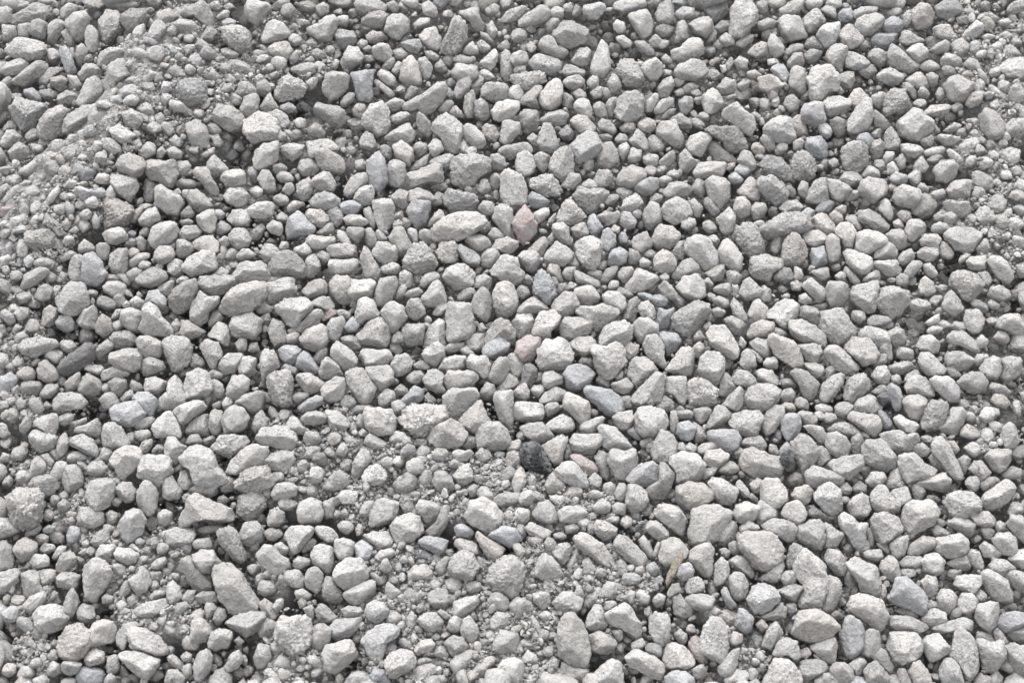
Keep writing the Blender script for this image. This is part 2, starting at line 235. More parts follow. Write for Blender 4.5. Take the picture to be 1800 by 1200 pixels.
p+|496,128 501,124 509,126 513,129 513,137 511,144 506,147 500,142 498,135|bright upright block, nearest big stone above and left of the long rough-crested stone|stone
p+|112,280 118,275 118,268 123,264 128,268 128,274 131,281 127,285 118,288 112,286|pale mitten-shaped stone, just left of the round whitish stone|stone
b+|246,51 252,49 256,50 262,48 262,55 261,61 262,66 260,71 255,72 250,69 250,62 248,56|bright white upright block with blue-grey stains at top left|stone
p+|110,140 110,133 114,130 119,134 126,138 130,143 125,150 119,151 113,147 108,145|large jagged stone, nearest big stone above and left of the grey dome-shaped stone|stone
p+|485,389 490,384 497,382 502,386 501,392 500,404 495,405 489,399 485,394|large pale knobbly stone, nearest big stone above and right of the thin tan stick|stone
p+|181,390 186,384 193,385 197,391 202,393 203,397 198,403 194,405 188,400 183,396|bright white saddle-shaped stone, nearest big stone above and right of the flat tan slab|stone
p+|565,335 568,331 573,328 581,330 589,332 592,336 591,341 583,340 573,343 567,340|long pale stone, second big stone left of the big white faceted stone|stone
p+|431,381 436,376 441,378 448,384 454,391 453,396 447,399 440,393 434,387|long pale stone, nearest big stone above and left of the thin tan stick|stone
m+*|312,138 316,133 322,135 328,136 333,137 336,142 332,148 324,149 317,149 314,144|rough grey block with speckled face, just above the long slanting bar-shaped stone|stone
m+|442,264 443,256 447,251 455,252 461,257 463,261 457,265 450,271 445,269|grainy grey-white stone, just right of the molar-shaped stone|stone
m+*|648,297 650,289 655,283 662,282 666,286 665,294 660,301 652,303 648,301|large dark-speckled rounded stone, second big stone above and right of the big white faceted stone|stone
m|346,452 352,444 360,444 366,448 364,460 354,462 348,458|rounded grey stone, second big stone left of the tall smooth tan stone|stone
d+*|621,73 624,67 628,63 636,64 638,70 640,76 634,82 628,80 623,83 621,79|big rough grey lump, just above and left of the cracked shield-shaped slab|stone
m+|536,370 542,366 549,365 558,368 562,373 559,379 555,382 548,378 540,376|broad smooth grey stone, nearest big stone right of the yellowish-brown stone|stone
m+|221,108 226,105 232,105 239,110 243,117 242,122 228,122 223,114|long left-slanting grey stone, nearest big stone below and right of the whitish lobed stone|stone
m+|582,327 587,323 595,321 605,320 607,325 604,331 597,337 592,336 586,331|flat pale slab with a straight upper edge, just left of the big white faceted stone|stone
p+|422,300 426,298 434,302 439,307 444,313 443,316 436,317 428,316 423,312|large pale stone tapering to the right, nearest big stone below the blue-grey flecked slab|stone
d+*|556,117 559,109 566,107.4 572.4,112 574,120 570,126 563,128 558,124|rough grey pitted stone, second big stone right of the turtle-shell-shaped stone|stone
p+|61,446 66,438 72,436 79,437 81,444 79,451 71,453 65,454 62,450|bright white jagged stone, nearest big stone right of the white round-edged stone|stone
p+|209.3,240 216,232 225.3,227.6 229.3,231.3 230.7,240 225.3,246.7 216,246|stout pale stone, second big stone above the white flat-fronted slab|stone
m+|689,82 693,77 700,79 705,86 706,94 701,100 695,98 691,92|large pale standing stone, nearest big stone right of the cracked shield-shaped slab|stone
p+*|150,314 155,307 163,306 171,307 174,311 171,318 163,322 155,319|rough whitish block, just above and right of the narrow-waisted stone|stone
w+|464,389 466,381 472,378 479,380 483,387 482,392 476,393 472,398 467,397 464,394|smooth tan stone, just above the thin tan stick|stone
p+*|156,21 163,18 172,20 177,26 175,33 168,37 162,33 157,27|bright whitish blocky stone with a rough top at top left|stone
p+|476,202 481,195 490,193 495,199 495,206 496,211 491,212 485,210 478,207|large smooth stone, nearest big stone below and right of the smooth beige stone|stone
p+|602,173 603,165 608,162 617,163 623,167 624,171 616,175 612,178 607,179 601,176|large bright smooth stone with a flat side, nearest big stone above the pentagon-shaped stone|stone
p+*|194,64 198,56 203,53 209,56 215,60 215,65 209,69 200,71 194,69|broad loaf-shaped stone, nearest big stone above and right of the whitish lobed stone|stone
p+|390,331 396,326 402,324 407,328 412,336 414,342 408,343 400,340 393,336|large bright white blocky stone, nearest big stone right of the black slag lump|stone
m+|464,332 463,326 469,327 474,334 471,343 468,350 460,351 454,346 456,342 463,338|tall upright grey stone, just below and left of the pale blocky stone|stone
p+|396,283 400,276 406,278 413,282 415,287 414,295 410,299 406,296 401,290 397,287|pale stone with a bluish lower tip, just left of the blue-grey flecked slab|stone
p+|374,233 377,225 380,220 388,219 394,222 391,229 387,233 387,239 379,239 375,236|bright white notched block, just above and right of the pink-patched stone|stone
p+*|154,374 159,371 165,372 168,378 171,387 173,393 168,395 163,391 158,385 154,381|large pale tapering stone with a rough edge, nearest big stone above the flat tan slab|stone
m+|77,46 86,40 89,46 92,53 87,56 83,60 79,66 74,65 73,58 77,52|jagged stone shaped like a lightning flash, nearest big stone below the brownish-grey upright stone|stone
p+|548,14 554,11 562,12 565,19 568,24 567,27 560,28 554,30 551,26 549,20|big pale tooth-shaped block with rounded corners at top right|stone
m+|401,310 404,305 412,306 423,305 422,313 417,319 409,320 402,317|broad smooth cobble, nearest big stone below and left of the blue-grey flecked slab|stone
m+|468,260 474,252 479,245 484,244 488,249 488,258 486,263 479,264|smooth grey stone, third big stone right of the molar-shaped stone|stone
p+|157,295 159,289 164,286 171,287 175,294 173,300 165,305 158,305|large bluish-white rounded cobble, nearest big stone above and left of the white flat-fronted slab|stone
b+|498,309 499,303 506,302 518,303 520,309 518,316 511,318 504,314|pale boat-shaped slab, nearest big stone above and right of the pale blocky stone|stone
p+|470,36 478,34 484,28 489,27 494,31 494,38 485,43 478,45 472,41|broad saddle-shaped pale stone, nearest big stone below and left of the tall porous stone|stone
p+|208.7,359.3 212,353.3 218.7,349.3 225.3,353.3 227.7,361.3 224,367.3 216,369.1 210.7,365.3|bright white-edged round stone, nearest big stone below and right of the white flat-fronted slab|stone
p+|58,62 62,56 68,55 73,63 73,69 66,74 58,75 54,72|smooth pale pear-shaped stone, second big stone below the brownish-grey upright stone|stone
m+|77,252 80,248 87,246 95,246 99,251 98,258 94,262 85,260 79,256|broad smooth grey cobble, nearest big stone below and left of the shoe-shaped stone|stone
m+|473,51 478,46 486,42 494,43 498,50 494,54 488,57 478,56 474,54|broad oval stone, nearest big stone above and left of the turtle-shell-shaped stone|stone
m+|97,345 101,339 107,340 111,347 110,356 107,362 100,362 97,354|tall pale angular stone, nearest big stone below and left of the narrow-waisted stone|stone
m+|229,53 234,51 242,52 246,55 244,62 238,69 231,69 227,65|rounded grey block, just left of the blue-stained white block|stone
w+|458,169 461,162 464,158 472,160 478,164 477,170 471,175 464,176 459,174|large smooth beige stone with rounded outline at upper right|stone
m+|311,266 316,261 325,261 332,261 336,266 332,271 324,274 314,274|smooth stone with blue-grey right half, just above the smooth tilted cone|stone
m*|434,49 437,43 445,43 451,49 453,55 450,60 446,62 439,60 436,54|wide low stone with a rough top, just below and right of the spearhead-shaped stone|stone
m+|178,114 180,106 188,100.6 195.6,100 196,106 194,114 189,117 183,120 179,119.6|smooth grey stone with a slanting upper edge, just below the whitish lobed stone|stone
p|300,234 303,229 308,225 312,226 313,233 313,245 302,248 298,242|tall upright pale stone, just below and left of the rectangular tan slab|stone
m*|18,168 19,162 24,163 33,161 38,164 40,172 34,175 24,175 18,174|low flat angular stone, nearest big stone above and left of the white and pale-blue block|stone
m+|71,302 73,297 79,297 84,300 88,306 91,311 87,315 78,314 73,313|large rounded brownish-grey stone, second big stone below and right of the charcoal-faced stone|stone
p+|252,251 255,245 264,246 272,246 276,252 272,257 262,259 255,258|bright thick slab lying flat, nearest big stone above and left of the smooth tilted cone|stone
p+|505,177 508,171 512,168 518,174 522,181 521,189 517,192 511,187 506,183|smooth pale pear-shaped stone, nearest big stone above and left of the white spiky stone|stone
b+|468,476 474,472 482,472 488,477 488,486 468,486|long bluish-grey stone, fourth big stone right of the tall smooth tan stone|stone
p+|106,302 110,296 115,291 120,290 124,296 127,304 126,308 118,307 110,307|dark-sided pyramid of pale stone, nearest big stone below and left of the round whitish stone|stone
m+|263,211 264,204 267,197 273,195 278,194 280,199 277,207 274,213 269,216 264,215|tall angular stone, second big stone below and left of the long slanting bar-shaped stone|stone
p+|361,288 364,283 374,283 381,284 383,290 381,295 372,297 363,295|blocky pale stone with a flat top, nearest big stone below the pink-patched stone|stone
m+|47,15 52,9 60,9 63,14 62,20 59,28 54,31 50,24 46,20|stout grey stone, just left of the brownish-grey upright stone|stone
p+|378,69 383,62 390,56 396,59 395,66 394,72 388,78 382,76 379,72|blocky stone, nearest big stone below and left of the spearhead-shaped stone|stone
m+|686,431 688,426 695,423 701,424 702,432 700,440 694,444 688,440|large grey faceted stone, just below the white shield-shaped stone|stone
p+|452,242.7 454.7,236.7 461.3,235.3 466.7,242.7 466.7,250.7 468.7,257.3 465.3,259.7 458.7,254.7 453.3,248|tall upright pale stone, second big stone right of the molar-shaped stone|stone
p+|232,440 236,436 245,435 253,434 254,439 249,444 244,450 237,451 233,446|smooth white stone, nearest big stone right of the big crumbly stone|stone
m+|608,472 612,466 617,466 623,472 626,478 624,484 610,484|rounded pale stone, nearest big stone below and right of the boot-shaped blue-grey stone|stone
p+|498,340 502,336 510,338 518,343 517,351 512,355 505,353 501,347|grey-white block with reddish specks, just above and right of the yellowish-brown stone|stone
b+|202,157 204,152 210,149 217,156 221,160 218,166 211,166 202,168 201,164|broad smooth blue-grey stone, nearest big stone above the grey dome-shaped stone|stone
m+|664,60 668,55 673,53 678,56 684,59 682,65 678,71 671,72 667,67|large flat-topped angular stone, nearest big stone above and right of the cracked shield-shaped slab|stone
p+|604,134 606,128 611,125 619,127 624,128 623,135 619,140 615,144 610,140 605,137|big smooth stone, second big stone below and left of the cracked shield-shaped slab|stone
m+|272,13 278,10 283,10 288,14 289,21 284,25 281,29 275,27 271,23 272,18|big fractured stone, nearest big stone above and right of the blue-stained white block|stone
p+|604,236 608,230 616,230 624,233 625,240 620,246 608,243|broad white angular stone, nearest big stone below the pentagon-shaped stone|stone
m+|625,439 629,433 637,433 644,435 651,439 652,444 645,446 635,444 628,443|long flat pale stone, nearest big stone right of the octagonal stone|stone
m+|13,243 18,239 28,237 38,239 41,243 33,247 24,251 16,248|flat wide stone, nearest big stone left of the charcoal-faced stone|stone
p+|219,391 221,385 227,383 233,385 235,394 234,402 232,405 226,402 221,396|large pale egg-shaped stone, nearest big stone right of the flat tan slab|stone
p+|350,470 354,464 362,463 368,466 366,482 356,480|bright round stone, nearest big stone left of the tall smooth tan stone|stone
m+|624,41 627,31 632,34 638,40 645,45 646,50 640,52 632,49 626,46|large grey wedge pointing up to the left at top far right|stone
p+|244,203 248,197 255,197 264,197 266,201 263,209 256,210 250,211 245,207|broad stone with darker right side, nearest big stone right of the grey dome-shaped stone|stone
p+|331,213 334,207 339,203 344,205 345,214 344,223 340,228 335,224 332,218|tall oval pale stone, just above and right of the rectangular tan slab|stone
d*|7,12 20,6 33,5 38,9 36,13 24,15 12,18 8,15|long dark rough stone, second big stone left of the brownish-grey upright stone|stone
m|393,475 396,466 404,469 413,470 414,476 408,482 396,482|long grey stone, just below the tall smooth tan stone|stone
p+|661,471 664,464 670,464 674,468 676,475 678,480 672,484 663,482|bright white stone, just below and left of the pale speckled stone|stone
m+|268,219 273,213 277,212 283,216 286,223 281,230 275,234 271,227|large grey stone, nearest big stone left of the rectangular tan slab|stone
p+|415,49 418,39 423,28 427,33 429,43 429,49 424,55 417,53|tall pointed stone like a spearhead at top middle|stone
m+|217,20 224,17 229,12 234,10 237,15 236,22 233,29 226,29 220,26 217,23|big curved stone shaped, nearest big stone above and left of the blue-stained white block|stone
m|-4,382 3,380 8,385 10,393 9,399 3,401 -4,400|tall upright grey stone, nearest big stone below and left of the big rough-topped block|stone
m+|628,141 630,133 636,130 643,131 647,135 646,142 642,147 634,146|large round dome, nearest big stone above and left of the big smooth oval stone|stone
p+|649,452 653,447 660,446 667,452 668,457 662,462 654,465 651,459|bright white cube, just left of the pale speckled stone|stone
r+|362,248 364,241 371,236 380,238 379,246 375,253 368,255 364,252|rounded stone with rose-pink patches near the centre|stone
p+*|391,154 396,144 401,139 405,145 410,150 413,154 407,157 399,159 394,157|broad triangular dusty stone, nearest big stone right of the rose-pink diamond stone|stone
p+|233,246 237,240 242,243 248,248 251,253 250,259 244,262 239,258 234,252|bright smooth wedge, second big stone above and right of the white flat-fronted slab|stone
p+|596,295 600,290 608,291 617,292 619,297 619,304 614,308 607,302 600,297|large pale angular stone, just above and left of the big white faceted stone|stone
b+*|375,202 377,194 381,190 387,196 391,206 387,213 384,215 380,209 376,207|rough blue-grey upright slab, nearest big stone above and left of the long lumpy pale stone|stone
b+|563,80 566,74 571,72 578,71 579,77 581,86 575,90 568,87 564,84|smooth blue-grey stone with straight sides, just below the knobbly hollowed stone|stone
p+|440,348 442,341 448,340 454,346 456,353 451,359 443,360 440,354|white upright block, second big stone below and left of the pale blocky stone|stone
m|185,326 189,320 198,317 206.4,318.4 206,326 200,333 191,331|long grey stone, just below the white flat-fronted slab|stone
p+|200,377 204,371 212,370 219,370 221,374 216,380 211,387 206,389 204,382|smooth light stone, second big stone above and right of the flat tan slab|stone
p+|377,398 382,389 387,390 392,396 396,404 390,406 384,408 380,406 376,403|pale dome-shaped stone, nearest big stone above the tall smooth tan stone|stone
m+|242,417 248,413 255,410 260,408 264,410 263,417 257,423 250,426 244,422|smooth tan stone, nearest big stone above and right of the big crumbly stone|stone
d+|221,78 224,73 230,74 237,75 242,78 243,84 239,89 234,89 227,84 222,81|smooth egg-shaped grey stone, nearest big stone below and left of the blue-stained white block|stone
b|54,475 58,468 66,469 72,472 73,482 56,484|stout bluish-grey stone, second big stone below and right of the white round-edged stone|stone
m+*|361.4,53 368,51.6 378,50.4 384.4,51.6 384,57 378,61 373,65 365,62.4 361.4,58|broad rough-topped stone, nearest big stone above and right of the smooth downward wedge|stone
p+|654,267 658,265 666,265 671,268 675,275 673,282 668,283 661,277 656,271|smooth white oval stone, nearest big stone below and right of the pentagon-shaped stone|stone
p+|440,201 445,195 448,189 454,191 461,194 463,197 458,202 452,204 446,207 441,204|big pale stone, nearest big stone below and left of the smooth beige stone|stone
p+|700,227 705,223 710,221 716,221 720,228 724,234 716,237 708,233 701,231|large light stone, nearest big stone below and right of the big smooth oval stone|stone
p+|131,88 137,85 143,88 147,96 145,103 138,106 133,100 131,94|smooth pale egg-shaped stone, nearest big stone below the squat gritty-hollowed stone|stone
p+|445,228 449,224 456,224 462,228 463,234 458,240 450,241 446,235|round cream stone, nearest big stone right of the long lumpy pale stone|stone
d+|365,301 372,298 382,297 387,303 391,307 384,310 378,314 374,309 370,306|slate-grey slab of the heap, just above the black slag lump|stone
m+|372,44 378,38 386,40 394,43 394,49 387,53 378,51 371,47|broad smooth stone, nearest big stone below and left of the greenish-grey flat-faced stone|stone
p+|461,91 466,86 474,85 477,91 480,97 480,103 477,105 470,101 463,95|bright smooth stone with a clean facetted face, nearest big stone left of the turtle-shell-shaped stone|stone
p+|467,267 473,265 482,265 484,273 484,278 481,284 478,284 475,279 467,274|pale triangular stone with a pointed foot, second big stone right of the blue-grey flecked slab|stone
m+|388,215 392,210 398,205 403,207 407,213 406,218 399,223 394,224 390,219|grey stone with a rounded front, just left of the long lumpy pale stone|stone
p+|442,10 448,9 455,7 459,16 458,23 455,29 451,27 446,20 443,14|pale tapered stone pointing down, nearest big stone above and right of the spearhead-shaped stone|stone
m+|37,283 42,277 50,276 57,278 60,283 58,287 50,288 42,291 39,287|broad flat-topped pale stone, nearest big stone below the charcoal-faced stone|stone
m+|255,259 262,258 272,257 276,261 276,267 271,273 267,276 263,269 258,263|pale wedge of the heap, second big stone left of the smooth tilted cone|stone
p+|295,212 300,205 304,199 309,197 312,203 314,211 314,214 306,216 298,215|bright cone-shaped stone, just above and left of the rectangular tan slab|stone
m+*|373,132 373,126 380,124 387,123 391,127 394,134 392,138 385,138 378,135|gritty stone, nearest big stone above and right of the rose-pink diamond stone|stone
d|86,10 94,7 101,7 104,12 101,20 95,24 89,22 86,16|stout dark grey stone, just right of the brownish-grey upright stone|stone
p+|284,43 289,40 293,43 295,50 297,57 293,61 286,60 281,55 282,49|tall bright smooth tooth-shaped stone, nearest big stone right of the blue-stained white block|stone
b+|286,148 290,142 297,141 302,143 302,148 300,154 298,161 292,160 288,154|pale blue-grey peanut-shaped stone, nearest big stone left of the long slanting bar-shaped stone|stone
m|115,374 124,371 136,372 137,379 130,384 120,384 116,380|flat brownish stone sunk in dust, second big stone below the narrow-waisted stone|stone
m|232,199 236,194 245,194 247,200 245,207 249,211 242,214 236,210 233,205|stout grey stone, nearest big stone below and right of the grey dome-shaped stone|stone
m+|601,18 604,13 612,10 619,10 621,14 619,20 613,25 607,26 603,23|large rounded grey cobble, nearest big stone above and left of the grey leaning wedge|stone
r|399,320 403,318 410,321 417,325 420,331 415,335 410,331 404,327|slanting pale stone, second big stone right of the black slag lump|stone
r*|484,452 489,447 493,450 494,458 498,463 493,467 487,461|pinkish stone of the heap, second big stone below the thin tan stick|stone
t+|479,388 483,388 482,393 477,398 473,406 469,413 466,417 464,416 467,409 470,402 474,394|thin tan stick lying aslant at bottom right|stick
k+|549,322 551,318 555,316 559,320 559,326 554,328 550,326|small black crystalline lump, third big stone right of the pale blocky stone|slag_lump
r|1,147 6,144 13,144 14,147 9,152 3,153 1,150|small reddish-brown stone, nearest big stone below the kite-shaped stone|stone
r-|227,221 230,217 237,219 236,223 231,225 227,227|long right-slanting pinkish stone, second big stone below and right of the grey dome-shaped stone|stone
k+|617,279 622,275 626,279 626,283 621,285 618,282|small black crystalline stone, nearest big stone above the big white faceted stone|slag_lump
r-|510.9,119.3 512,115.3 516.7,114.7 516.7,118 512.7,120.7|small pinkish stone, nearest big stone below the turtle-shell-shaped stone|stone"""
